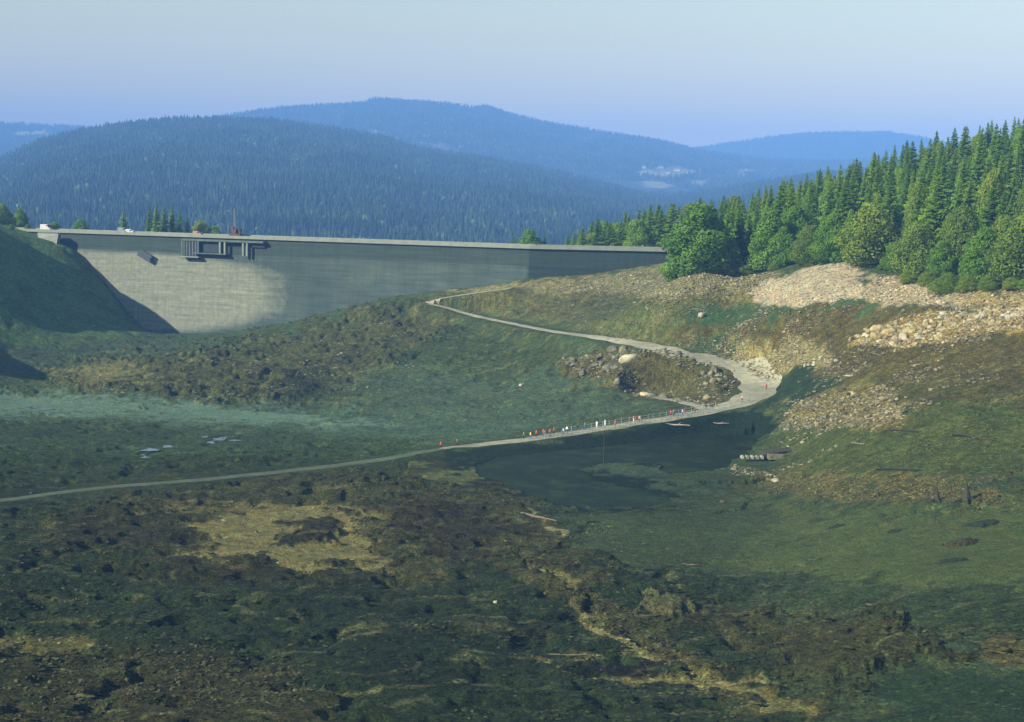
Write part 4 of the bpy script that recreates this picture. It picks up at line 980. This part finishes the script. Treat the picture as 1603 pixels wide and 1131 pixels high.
# ------------------------------------------------------------------ rocks
import bmesh
def rock_mesh(seed, sx=1, sy=1, sz=.7, n=16, bev=.06):
    r_ = random.Random(seed); bm = bmesh.new()
    for _ in range(n):
        v = Vector((r_.gauss(0, 1), r_.gauss(0, 1), r_.gauss(0, 1))).normalized()*r_.uniform(.42, .58); bm.verts.new((v.x*sx, v.y*sy, v.z*sz+.12*sz))
    res = bmesh.ops.convex_hull(bm, input=bm.verts); bmesh.ops.delete(bm, geom=[v for v in bm.verts if not v.link_faces], context='VERTS')
    bmesh.ops.bevel(bm, geom=bm.edges[:], offset=bev, segments=1, affect='EDGES')
    me = bpy.data.meshes.new('rock'); bm.to_mesh(me); bm.free(); return me
M_moss = simple('dark_moss', (.010, .020, .005), .95, .4, 1.5)
RK = {}
for nm, mt in (('tan', M_rock_tan), ('grey', M_rock_grey), ('pale', M_rock_pale), ('dark', M_rock_dark), ('moss', M_moss)):
    RK[nm] = []
    for i in range(6):
        me = rock_mesh(300+i*7+len(nm), 1.15, .85, [.65, .8, .55, .9, .7, .6][i]); me.materials.append(mt); RK[nm].append(me)
def put_rock(kind, x, y, size, label, group=None, name='boulder', sc=(1, 1, 1), z=None, tilt=.25, cat='rock'):
    me = rnd.choice(RK[kind]); o = bpy.data.objects.new(name, me); C.objects.link(o)
    z = H(x, y) if z is None else z
    o.location = (x, y, z-.02*size); o.rotation_euler = (rnd.uniform(-tilt, tilt), rnd.uniform(-tilt, tilt), rnd.uniform(0, 6.28)); o.scale = (size*sc[0], size*sc[1], size*sc[2])
    return tag(o, label, cat, group)
def in_poly(px, py, P):
    c = False
    for i in range(len(P)):
        a, b = P[i], P[(i+1) % len(P)]
        if (a[1] > py) != (b[1] > py) and px < (b[0]-a[0])*(py-a[1])/(b[1]-a[1])+a[0]: c = not c
    return c
def sample(P, n):
    xs = [p[0] for p in P]; ys = [p[1] for p in P]; out = []
    while len(out) < n:
        a, b = rnd.uniform(min(xs), max(xs)), rnd.uniform(min(ys), max(ys))
        if in_poly(a, b, P): out.append(at_ground(a, b))
    return out
def field(P, n, kind, s0, s1, label, group, **kw):
    pts_ = sample(P, n); zs = HV([p[0] for p in pts_], [p[1] for p in pts_])
    for p, z in zip(pts_, zs):
        put_rock(kind if isinstance(kind, str) else rnd.choice(kind), p[0], p[1], s0+(s1-s0)*rnd.random()**2, label, group, z=z, **kw)
field([(1325, 540), (1352, 518), (1400, 508), (1455, 512), (1500, 520), (1470, 540), (1400, 548)], 90, ['tan', 'tan', 'pale'], 1.3, 3.0, 'big tan boulder at the left tip of the boulder bank on the right shore', 'boulders at the tip of the bank')
field([(1440, 505), (1500, 488), (1610, 478), (1625, 500), (1560, 520), (1500, 520)], 90, ['tan', 'pale', 'tan'], 1.1, 2.6, 'tan boulder in the long bank running to the right edge', 'boulders along the right bank')
field([(1150, 552), (1200, 545), (1300, 560), (1320, 578), (1240, 580)], 34, ['pale', 'grey', 'tan'], .9, 2.2, 'pale stone scattered above the bend of the gravel road', 'stones above the road bend')
field([(878, 568), (940, 558), (985, 560), (975, 600), (905, 592)], 26, 'grey', 1.6, 3.8, 'grey angular slab sticking out of the outcrop inside the road bend', 'slabs of the outcrop', tilt=.8, name='rock_slab')
field([(985, 562), (1040, 560), (1140, 582), (1155, 608), (1120, 624), (1010, 608)], 30, ['grey', 'tan', 'grey'], 1.4, 3.6, 'angular rock on the bank between the two arms of the road', 'rocks between the road arms', tilt=.8, name='rock_slab')
field([(1245, 625), (1310, 612), (1400, 618), (1410, 660), (1330, 672), (1240, 665)], 40, ['tan', 'grey', 'dark'], .8, 2.0, 'weathered stone among the low ruin heap right of the dark pond', 'stones of the ruin heap')

def mound(px, py, L, W, Hh, mat, label, rz=0, seed=0, name='mound', cat='mound'):
    p = at_ground(px, py); e_ = np.linspace(-1, 1, 41); X, Y = np.meshgrid(e_, e_); r2 = X**2+Y**2
    n_ = fbm(X*L*.5+seed*9, Y*W*.5, 1.8, 4, seed+5)*.45; n2_ = fbm(X*L*.5+seed*5, Y*W*.5, 1.7, 4, seed+9, .65)
    Z = (np.clip(1-r2*(1.15+n2_*1.7)-n_*.25, 0, 1)**.7)*Hh*(.9+n_*1.0)-.3*sstep(.35, .9, r2)-.08
    zc = HV((p[0]+X*L/2*math.cos(rz)-Y*W/2*math.sin(rz)).ravel(), (p[1]+X*L/2*math.sin(rz)+Y*W/2*math.cos(rz)).ravel()).reshape(X.shape); z0 = float(zc[20, 20])
    me = mesh_np(name, np.stack([X*L/2, Y*W/2, Z+zc-z0-.05], -1).reshape(-1, 3), grid_faces(41, 41), True, col=np.tile(np.array([[.062, .066, .026, .9]]), (1681, 1)))
    me.materials.append(mat); o = bpy.data.objects.new(name, me); C.objects.link(o); o.location = (p[0], p[1], z0); o.rotation_euler = (0, 0, rz); return tag(o, label, cat)
M_humus = rock_mat('tussock_humus', (.022, .030, .010), (.085, .085, .035)); M_peat = rock_mat('brown_peat', (.015, .016, .006), (.060, .052, .020))
def one(px, py, size, kind, label, **kw):
    p = at_ground(px, py); return put_rock(kind, p[0], p[1], size, label, **kw)
one(985, 572, 5.5, 'pale', 'largest pale block at the top of the outcrop inside the road bend', sc=(1.2, .8, .9))
one(1010, 598, 4.5, 'pale', 'whitish slab low on the right side of the outcrop', sc=(1.2, .9, .7))
one(1120, 590, 5.0, 'grey', 'upright leaning grey slab near the inside of the road bend', sc=(.5, .8, 1.4), tilt=.5)
mound(1044, 955, 9.5, 8.5, 1.3, M_ground, 'large rounded yellowish hummock in the right foreground meadow', -.2, 1)
one(1098, 497, 2.6, 'pale', 'lone pale boulder on the ridge above the road')
one(1215, 755, 2.2, 'pale', 'pale stone at the near end of the rubble line')
one(1385, 632, 3.2, 'tan', 'yellow block standing at the right side of the ruin heap')
mound(1505, 853, 5.6, 4.0, 1.1, M_peat, 'dark brown peaty hummock on the mud flat, middle of three', .1, 2)
mound(1540, 823, 6.5, 4.0, .7, M_moss, 'flat dark tuft mound at the upper right of the mud flat', 0, 3)
mound(1490, 879, 5.6, 3.2, .6, M_moss, 'flat dark mound on the mud flat below the peaty hummock', .1, 4)
mound(1400, 834, 3.2, 2.4, .45, M_moss, 'small dark clump lying alone on the mud flat', 0, 5)
mound(1310, 826, 4.2, 2.4, .45, M_moss, 'dark clump on the upper left of the mud flat', 0, 6)
mound(1545, 760, 4.5, 3.0, .6, M_humus, 'low olive hummock above the mud flat near the right edge', 0, 7)
one(776, 953, .75, 'pale', 'tiny bright white stone alone in the dark foreground grass')
one(815, 607, 1.6, 'pale', 'small whitish stone on the hillside left of the outcrop')
one(1332, 594, 3.4, 'pale', 'long flat pale slab on the brown lake floor right of the road bend', sc=(2.0, .5, .25), tilt=.05)
one(1130, 792, 1.6, 'dark', 'dark stone on the shore below the pond')
# logs and stumps
def log(px, py, L, r, rz, label, mat=None, z=None):
    p = at_ground(px, py); z = H(p[0], p[1]) if z is None else z
    t = thing('fallen_log', label, 'log', (p[0], p[1], z+r*.7), rz); m = MB(); prev = Vector((-L/2, 0, 0))
    for k in range(1, 6): q = Vector((-L/2+L*k/5, math.sin(k*1.3)*.12, math.sin(k*2.1)*.05)); m.bar(prev, q, r*(1.05-.1*k), r*(.95-.1*k), 8); prev = q
    m.build('stem', mat or M_wood, t); m = MB(); m.bar((L*.1, 0, 0), (L*.2, L*.08, r*2.2), r*.35, r*.15, 6); m.build('branch_stub', mat or M_wood, t)
M_wood = simple('bleached_wood', (.13, .11, .07), .85, .25, 2); M_pale = simple('pale_driftwood', (.30, .25, .20), .85, .2, 2); M_wet = simple('dark_wet_wood', (.032, .032, .016), .8, .3, 2)
zz1 = POND_Z
log(1056, 675, 7.5, .28, -.12, 'pale log lying on the dark bank below the causeway, left of a shorter one', M_pale)
log(1126, 669, 5.0, .2, .1, 'shorter pale log on the dark bank just below the road bend', M_pale)
log(1347, 700, 4.0, .25, -.45, 'short bleached log on the green flat right of the culvert ruin')
log(1440, 740, 16, .22, .02, 'long dark beam lying across the rubble line', M_wet)
log(1530, 690, 13, .22, -.9, 'thin dark log on the green flat near the right edge', M_wet)
log(1440, 680, 12, .18, -.15, 'thin dark branch lying beside the ruin heap', M_wet)
log(840, 818, 9.5, .22, -.75, 'pale straight plank lying down the edge of the gully', M_wood)
log(890, 1028, 6.0, .14, .08, 'thin bleached pole low in the centre foreground', M_wood)
log(1080, 884, 3.2, .14, .02, 'pale stick lying above the rounded hump of stone', M_wood)
def stump(px, py, h, label):
    p = at_ground(px, py); t = thing('tree_stump', label, 'stump', (p[0], p[1], H(p[0], p[1])-.1), rnd.uniform(0, 6)); m = MB()
    m.bar((0, 0, 0), (.1, 0, h*.5), h*.30, h*.14, 9); m.bar((.1, 0, h*.5), (.05, .1, h), h*.14, h*.03, 7); m.build('stem', M_wet, t)
    for k in range(5):
        a = k*1.25; m = MB(); m.bar((0, 0, h*.22), (math.cos(a)*h*.65, math.sin(a)*h*.65, -.05), h*.12, h*.03, 6); m.build('root', M_wet, t)
stump(1466, 790, 2.2, 'dark splayed tree stump left of the pointed one on the right shore')
stump(1512, 790, 3.2, 'tall pointed dark tree stump at the edge of the right mud flat')
stump(1374, 778, 1.4, 'low dark stump in the middle of the rubble line')
# culvert ruin at the right end of the pond
p = at_ground(1220, 712); t = thing('culvert_ruin', 'low stone culvert with a dark arched slab and striped pale sill beside the pond', 'ruin', (p[0], p[1], H(p[0], p[1])-.1), .05)
m = MB(); n_a = 12
for k in range(n_a):
    a0, a1 = math.pi*k/n_a, math.pi*(k+1)/n_a
    q = [(7.5*math.cos(a_q)*s_q+3, 1.6*math.sin(a_q)*s_q) for a_q, s_q in ((a0, 1), (a1, 1), (a1, .82), (a0, .82))]
    m.add([(x, -2, z) for x, z in q]+[(x, 2, z) for x, z in q], [(0, 1, 2, 3), (7, 6, 5, 4), (0, 4, 5, 1), (3, 2, 6, 7), (1, 5, 6, 2), (0, 3, 7, 4)])
m.build('arch', M_rock_dark, t)
m = MB(); m.box((-1.5, -3.2, .4), (3.6, 1.6, 1.1)); m.build('block', M_rock_grey, t)
for k in range(5):
    m = MB(); m.box((-9+k*1.1, -3.0, .25), (.5, 1.8, .6)); m.build('sill_stone', M_rock_pale, t)
# pole standing in the pond with its cross-arm
d = atz(945, 729, POND_Z); t = thing('pole', 'thin weathered pole standing in the dark pond below the causeway', 'pole', (d[0], d[1], POND_Z-.6))
m = MB(); m.bar((0, 0, 0), (0, .1, 8.2), .13, .08, 8); m.build('shaft', M_wet, t)
m = MB(); m.bar((-1.4, .1, 7.9), (1.4, .1, 8.0), .07, .07, 5); m.build('cross_arm', M_wet, t)

# loose stones, clods and tussocks nobody could count
rs = np.random.RandomState(12)
def hull_templates(n, seed, squash=.6, pts=10):
    T = []
    for i in range(n):
        r_ = random.Random(seed+i); bm = bmesh.new()
        for _ in range(pts):
            v = Vector((r_.gauss(0, 1), r_.gauss(0, 1), r_.gauss(0, 1))).normalized()*r_.uniform(.38, .6); bm.verts.new((v.x, v.y, v.z*squash+.05))
        bmesh.ops.convex_hull(bm, input=bm.verts); bmesh.ops.delete(bm, geom=[v for v in bm.verts if not v.link_faces], context='VERTS')
        bmesh.ops.triangulate(bm, faces=bm.faces); bm.verts.index_update()
        T.append((np.array([v.co[:] for v in bm.verts]), np.array([[v.index for v in f.verts] for f in bm.faces]))); bm.free()
    return T
HT = hull_templates(6, 900)
def px_scatter(polys_n, seed):
    rs_ = np.random.RandomState(seed); X, Y = [], []
    for P, n in polys_n:
        P_ = np.array(P, float); a = rs_.uniform(P_[:, 0].min(), P_[:, 0].max(), n*3); b = rs_.uniform(P_[:, 1].min(), P_[:, 1].max(), n*3)
        k = poly_sd(a, b, P) > 0; a, b = a[k][:n], b[k][:n]
        dirs = np.array([ray(p, q) for p, q in zip(a, b)])
        # march
        D = np.full(len(a), 130.0); done = np.zeros(len(a), bool)
        for s in range(420):
            hb = base_h(dirs[:, 0]*D, dirs[:, 1]*D); gap = CAMZ+dirs[:, 2]*D-hb; done |= gap < .15
            if done.all(): break
            D = np.where(done, D, D+np.maximum(gap*.9, .6)); 
            if s > 60 and D.min() > 950: break
        ok = done & (D < 640); X.append((dirs[:, 0]*D)[ok]); Y.append((dirs[:, 1]*D)[ok])
    return np.concatenate(X), np.concatenate(Y)
rub = [([(1170, 465), (1200, 440), (1330, 410), (1356, 425), (1345, 470), (1260, 482)], 2600), ([(1340, 470), (1372, 430), (1450, 438), (1540, 460), (1480, 486)], 2000),
       ([(860, 450), (1000, 424), (1180, 418), (1240, 430), (1170, 465), (1000, 470)], 2600), ([(1480, 488), (1560, 458), (1620, 452), (1620, 510), (1500, 520)], 1200),
       ([(1325, 542), (1450, 495), (1620, 478), (1620, 510), (1430, 548)], 1800), ([(1040, 525), (1300, 540), (1310, 580), (1180, 570)], 800),
       ([(1235, 625), (1400, 608), (1415, 672), (1220, 676)], 1500), ([(1100, 740), (1300, 742), (1500, 752), (1603, 790), (1250, 780)], 1500),
       ([(875, 570), (1040, 555), (1160, 600), (1130, 632), (900, 595)], 1200), ([(1000, 470), (1330, 480), (1320, 500), (1020, 500)], 250),
       ([(230, 990), (480, 1035), (480, 1112), (0, 1112), (0, 1040)], 900), ([(850, 900), (1150, 1050), (1100, 1100), (900, 980)], 500)]
X, Y = px_scatter(rub, 4)
X2, Y2 = px_scatter([([(1000, 480), (1603, 480), (1603, 800), (1200, 800), (1230, 600)], 9000), ([(880, 450), (1250, 470), (1250, 560), (900, 520)], 2500), ([(0, 760), (900, 760), (1200, 1131), (0, 1131)], 5000), ([(80, 600), (480, 512), (700, 478), (640, 600), (300, 640)], 2500)], 44)
k_ = fbm(X2*.6, Y2, 16, 4, 303) > .10; X = np.r_[X, X2[k_]]; Y = np.r_[Y, Y2[k_]]; h_, c_, r_ = surface(X, Y); n = len(X); far_ = np.hypot(X, Y) > 330; pale_ = c_.mean(-1) > .26; sz = np.where(far_, np.where(pale_, .25, .4), .25)+np.where(far_, np.where(pale_, .75, 1.2), .7)*rs.rand(n)**2.4; sz = np.stack([sz, sz*.85, sz*(.6+.5*rs.rand(n))], -1)
cc = np.where(far_[:, None], c_*.5+np.array([.125, .112, .078]), c_*1.0+np.array([.022, .021, .012]))*(.45+1.0*rs.rand(n))[:, None]
scatter_mesh('rubble', HT, np.stack([X, Y, h_], -1), sz, cc, M_rubble, rs, label='small loose stones covering the pale banks and ruins')
# tussocks and clods in the foreground and over the mounds
tus = [([(0, 760), (900, 760), (1603, 960), (1603, 1131), (0, 1131)], 20000), ([(880, 880), (1603, 960), (1603, 1131), (1000, 1131)], 4000), ([(80, 600), (480, 512), (700, 478), (760, 520), (420, 645)], 4500),
       ([(560, 600), (760, 500), (1200, 560), (880, 600), (700, 650)], 3000), ([(0, 660), (900, 660), (700, 760), (0, 780)], 2500), ([(1200, 600), (1603, 560), (1603, 790), (1200, 780)], 3500)]
X, Y = px_scatter(tus, 6); h_, c_, r_ = surface(X, Y); cl = fbm(X, Y, 9, 3, 77); keep_ = (rs.rand(len(X)) < np.clip((r_-.25)*1.1+cl*1.6, 0, 1)) & (road_dist(X, Y)[0] > 5)
X, Y, h_, c_, r_ = X[keep_], Y[keep_], h_[keep_], c_[keep_], r_[keep_]; n = len(X)
sz = .3+1.0*rs.rand(n)**2.5; sz = np.stack([sz*1.3, sz*.9, sz*(.15+.28*rs.rand(n))], -1)
t_ = rs.rand(n)[:, None]; cc = c_*(.45+1.0*rs.rand(n))[:, None]*np.where(t_ > .90, np.array([1.7, 1.55, 1.1]), np.array([1.0, 1.0, 1.0]))
scatter_mesh('tussocks', HT, np.stack([X, Y, h_], -1), sz, cc, M_rubble, rs, label='clods and tussocks over the drained lake bed')
print('stuff', len(cc))

# ------------------------------------------------------------------ village on the far ridge
def house(hill, px, py, L, W, Hh, label, rz=0.3):
    (x, y, z), D = hill.find(px, py); t = thing('farmhouse', label, 'house', (x, y, z-.5), rz)
    m = MB(); m.box((0, 0, Hh/2), (L, W, Hh)); m.build('walls', M_white, t)
    m = MB(); o_ = .8; m.add([(-L/2-o_, -W/2-o_, Hh), (L/2+o_, -W/2-o_, Hh), (L/2+o_, W/2+o_, Hh), (-L/2-o_, W/2+o_, Hh), (-L/2-o_, 0, Hh+W*.42), (L/2+o_, 0, Hh+W*.42)],
       [(0, 1, 5, 4), (2, 3, 4, 5), (3, 0, 4), (1, 2, 5), (3, 2, 1, 0)]); m.build('roof', M_roof, t)
    for k in range(3):
        m = MB(); m.box((-L/2+L*(k+.5)/3, -W/2-.03, Hh*.55), (1.4, .06, 1.6)); m.build('window', M_glass, t)
for i, (px, py, L, lab) in enumerate([(1008, 264, 14, 'leftmost small white house of the village on the far ridge'), (1022, 259, 12, 'white house highest up on the left of the far village'), (1034, 264, 20, 'long white house with a red roof in the middle of the far village'),
        (1046, 272, 12, 'small house low in the middle of the far village'), (1060, 268, 24, 'widest white building on the right of the far village'), (1078, 272, 12, 'house right of the widest building in the far village'),
        (1096, 268, 14, 'rightmost white house of the far village'), (1170, 268, 14, 'isolated pale house on the clearing right of the far village'), (668, 215, 22, 'red roofed farm alone on the high pink meadow'), (722, 232, 14, 'small white house at the right end of the high pink meadow')]):
    house(HB, px, py, L, 11, 6, lab, rnd.uniform(-.5, .5))

# ------------------------------------------------------------------ people on the causeway
def body_mesh(pose):
    me = bpy.data.meshes.new('body'); 
    V_ = [(0, 0, .98), (0, 0, 1.18), (0, 0, 1.40), (0, .0, 1.50), (0, .01, 1.60), (0, .01, 1.70), (0, .115, 1.625), (-.10, .0, 1.65), (.10, .0, 1.65)]; Rr_ = [.15, .135, .16, .06, .082, .098, .014, .018, .018]; E = [(0, 1), (1, 2), (2, 3), (3, 4), (4, 5), (4, 6), (5, 7), (5, 8)]
    st = {'stand': (.02, -.02), 'walk': (.28, -.28), 'lean': (.05, .0)}[pose]
    for s, sw in ((-1, st[0]), (1, st[1])):
        b = len(V_); V_ += [(s*.10, 0, .92), (s*.11, sw*.5+.02, .50), (s*.11, sw, .09), (s*.12, sw+.16, .04)]; Rr_ += [.105, .072, .048, .045]; E += [(0, b), (b, b+1), (b+1, b+2), (b+2, b+3)]
        b = len(V_); f = -sw*.7; fr = .22 if pose == 'lean' else 0
        V_ += [(s*.20, 0, 1.40), (s*.25, f*.4+fr*.3, 1.14), (s*.24, f+.06+fr*1.4, .92+fr*.6), (s*.24, f+.09+fr*1.6, .82+fr)]; Rr_ += [.065, .05, .036, .035]; E += [(2, b), (b, b+1), (b+1, b+2), (b+2, b+3)]
    me.from_pydata(V_, E, []); o = bpy.data.objects.new('tmp', me); C.objects.link(o); md = o.modifiers.new('s', 'SKIN'); md.use_smooth_shade = True
    for sv, r in zip(me.skin_vertices[0].data, Rr_): sv.radius = (r, r*.85 if r > .1 else r)
    me.skin_vertices[0].data[0].use_root = True
    o.modifiers.new('u', 'SUBSURF').levels = 1
    bpy.context.view_layer.update(); ev = o.evaluated_get(bpy.context.evaluated_depsgraph_get()); out = bpy.data.meshes.new_from_object(ev)
    bpy.data.objects.remove(o); return out
def hair_mesh():
    bm = bmesh.new(); bmesh.ops.create_uvsphere(bm, u_segments=12, v_segments=8, radius=.112)
    bmesh.ops.delete(bm, geom=[v for v in bm.verts if v.co.z < .045 and v.co.y > .0 or v.co.z < -.06], context='VERTS')
    for v in bm.verts: v.co.z = v.co.z*1.12+1.68; v.co.y = v.co.y+.0
    me = bpy.data.meshes.new('hair'); bm.to_mesh(me); bm.free(); return me
M_skin = simple('skin', (.50, .31, .22), .6, .05, 3); M_hair = simple('brown_hair', (.05, .03, .02), .8, .2, 5)
CL = {'red': (.55, .04, .04), 'white': (.75, .75, .72), 'blue': (.06, .12, .35), 'yellow': (.60, .50, .08), 'dark': (.03, .03, .04), 'pink': (.60, .25, .28), 'green': (.06, .18, .09), 'pale blue': (.30, .45, .60), 'brown': (.18, .09, .05)}
CM = {k: simple('cloth_'+k.replace(' ', '_'), v, .85, .1, 6) for k, v in CL.items()}
POSE = {p: body_mesh(p) for p in ('stand', 'walk', 'lean')}; HM = hair_mesh(); HM.materials.append(M_hair)
pm = {}
def person(px, side, top, bot, pose, label, face=None):
    q, tg = road_at(px, side); key = (top, bot, pose)
    if key not in pm:
        me = POSE[pose].copy(); me.materials.clear()
        for mm in (M_skin, CM[top], CM[bot]): me.materials.append(mm)
        for p_ in me.polygons:
            c = p_.center; p_.material_index = 0 if c.z > 1.47 or (abs(c.x) > .17 and c.z < (.90 if pose != 'lean' else 1.06) and c.z > .7 and not (abs(c.x) < .19)) else (1 if c.z > .95 or abs(c.x) > .18 and c.z > .8 else 2); p_.use_smooth = True
        pm[key] = me
    e = empty('person', (q[0], q[1], H(*q)+.12), face if face is not None else math.atan2(tg[1], tg[0])-math.pi/2+rnd.choice((0, math.pi))); tag(e, label, 'person')
    e.scale = (1.0,)*3
    for nm, me in (('body', pm[key]), ('hair', HM)): o = bpy.data.objects.new(nm, me); C.objects.link(o); o.parent = e
PEOPLE = [(690, 0.3, 'red', 'dark', 'walk', 'person in red walking alone at the left end of the visitors on the causeway'),
 (713, -1.2, 'brown', 'dark', 'walk', 'person in brown walking just right of the lone red walker'),
 (820, .2, 'green', 'dark', 'walk', 'person in a dark green top at the left of the red group'),
 (829, -.4, 'yellow', 'blue', 'stand', 'person in a yellow top beside the red group'), (841, .6, 'red', 'dark', 'stand', 'person in red leftmost in the tight red group'),
 (848, -.8, 'brown', 'blue', 'walk', 'person in brown at the front of the red group'), (854, .8, 'red', 'blue', 'stand', 'person in red with blue trousers in the middle of the group'),
 (862, -.1, 'red', 'dark', 'walk', 'person in red rightmost in the tight red group'), (870, 1.0, 'brown', 'dark', 'stand', 'person in brown at the right rear of the red group'),
 (880, -.9, 'pale blue', 'blue', 'walk', 'person in pale blue walking right of the red group'), (890, .4, 'white', 'dark', 'walk', 'person in a white top right of the person in pale blue'),
 (912, 1.6, 'dark', 'dark', 'lean', 'person in black leaning at the far rail'), (922, 1.4, 'green', 'blue', 'lean', 'person in green leaning at the far rail'),
 (938, 1.2, 'white', 'white', 'stand', 'person all in white standing at the far rail'), (952, 1.4, 'pale blue', 'white', 'stand', 'person in pale blue and white right of the one all in white'),
 (957, -1.4, 'red', 'brown', 'lean', 'person in red at the near rail above the pole'), (993, .6, 'red', 'white', 'walk', 'person in red top and white trousers in the middle of the causeway'),
 (1000, -.2, 'pink', 'brown', 'walk', 'person in pink close beside the red and white walker'), (1052, .6, 'red', 'dark', 'stand', 'person in red leftmost of the group near the spur path'),
 (1060, 1.0, 'brown', 'dark', 'walk', 'person in brown second in the group near the spur path'), (1068, 0, 'pink', 'blue', 'stand', 'person in pink in the group near the spur path'),
 (1077, .9, 'dark', 'brown', 'stand', 'person in black in the group near the spur path'), (1085, -.4, 'brown', 'dark', 'walk', 'person in brown and black rightmost of the group near the spur path'),
 (1106, .4, 'dark', 'blue', 'walk', 'person in a black top walking right of the spur path'), (1160, -.3, 'pink', 'dark', 'walk', 'person in pink walking alone before the road bend'),
 (1188, -2.0, 'red', 'dark', 'stand', 'person in red rightmost of all at the road bend')]
for a in PEOPLE: person(*a)

# ------------------------------------------------------------------ air
hb = MB(); hb.box((0, 5260, 262), (18600, 11960, 564)); m_h = bpy.data.materials.new('haze'); m_h.use_nodes = True; t_ = m_h.node_tree; t_.nodes.clear()
oo = t_.nodes.new('ShaderNodeOutputMaterial'); pv = t_.nodes.new('ShaderNodeVolumePrincipled'); pv.inputs['Color'].default_value = (.19, .43, 1.0, 1)
pv.inputs['Density'].default_value = 1.75e-4; pv.inputs['Anisotropy'].default_value = -0.15; t_.links.new(pv.outputs[0], oo.inputs['Volume'])
tag(hb.build('haze', m_h), 'pale blue haze filling the valley', None, None, 'stuff')
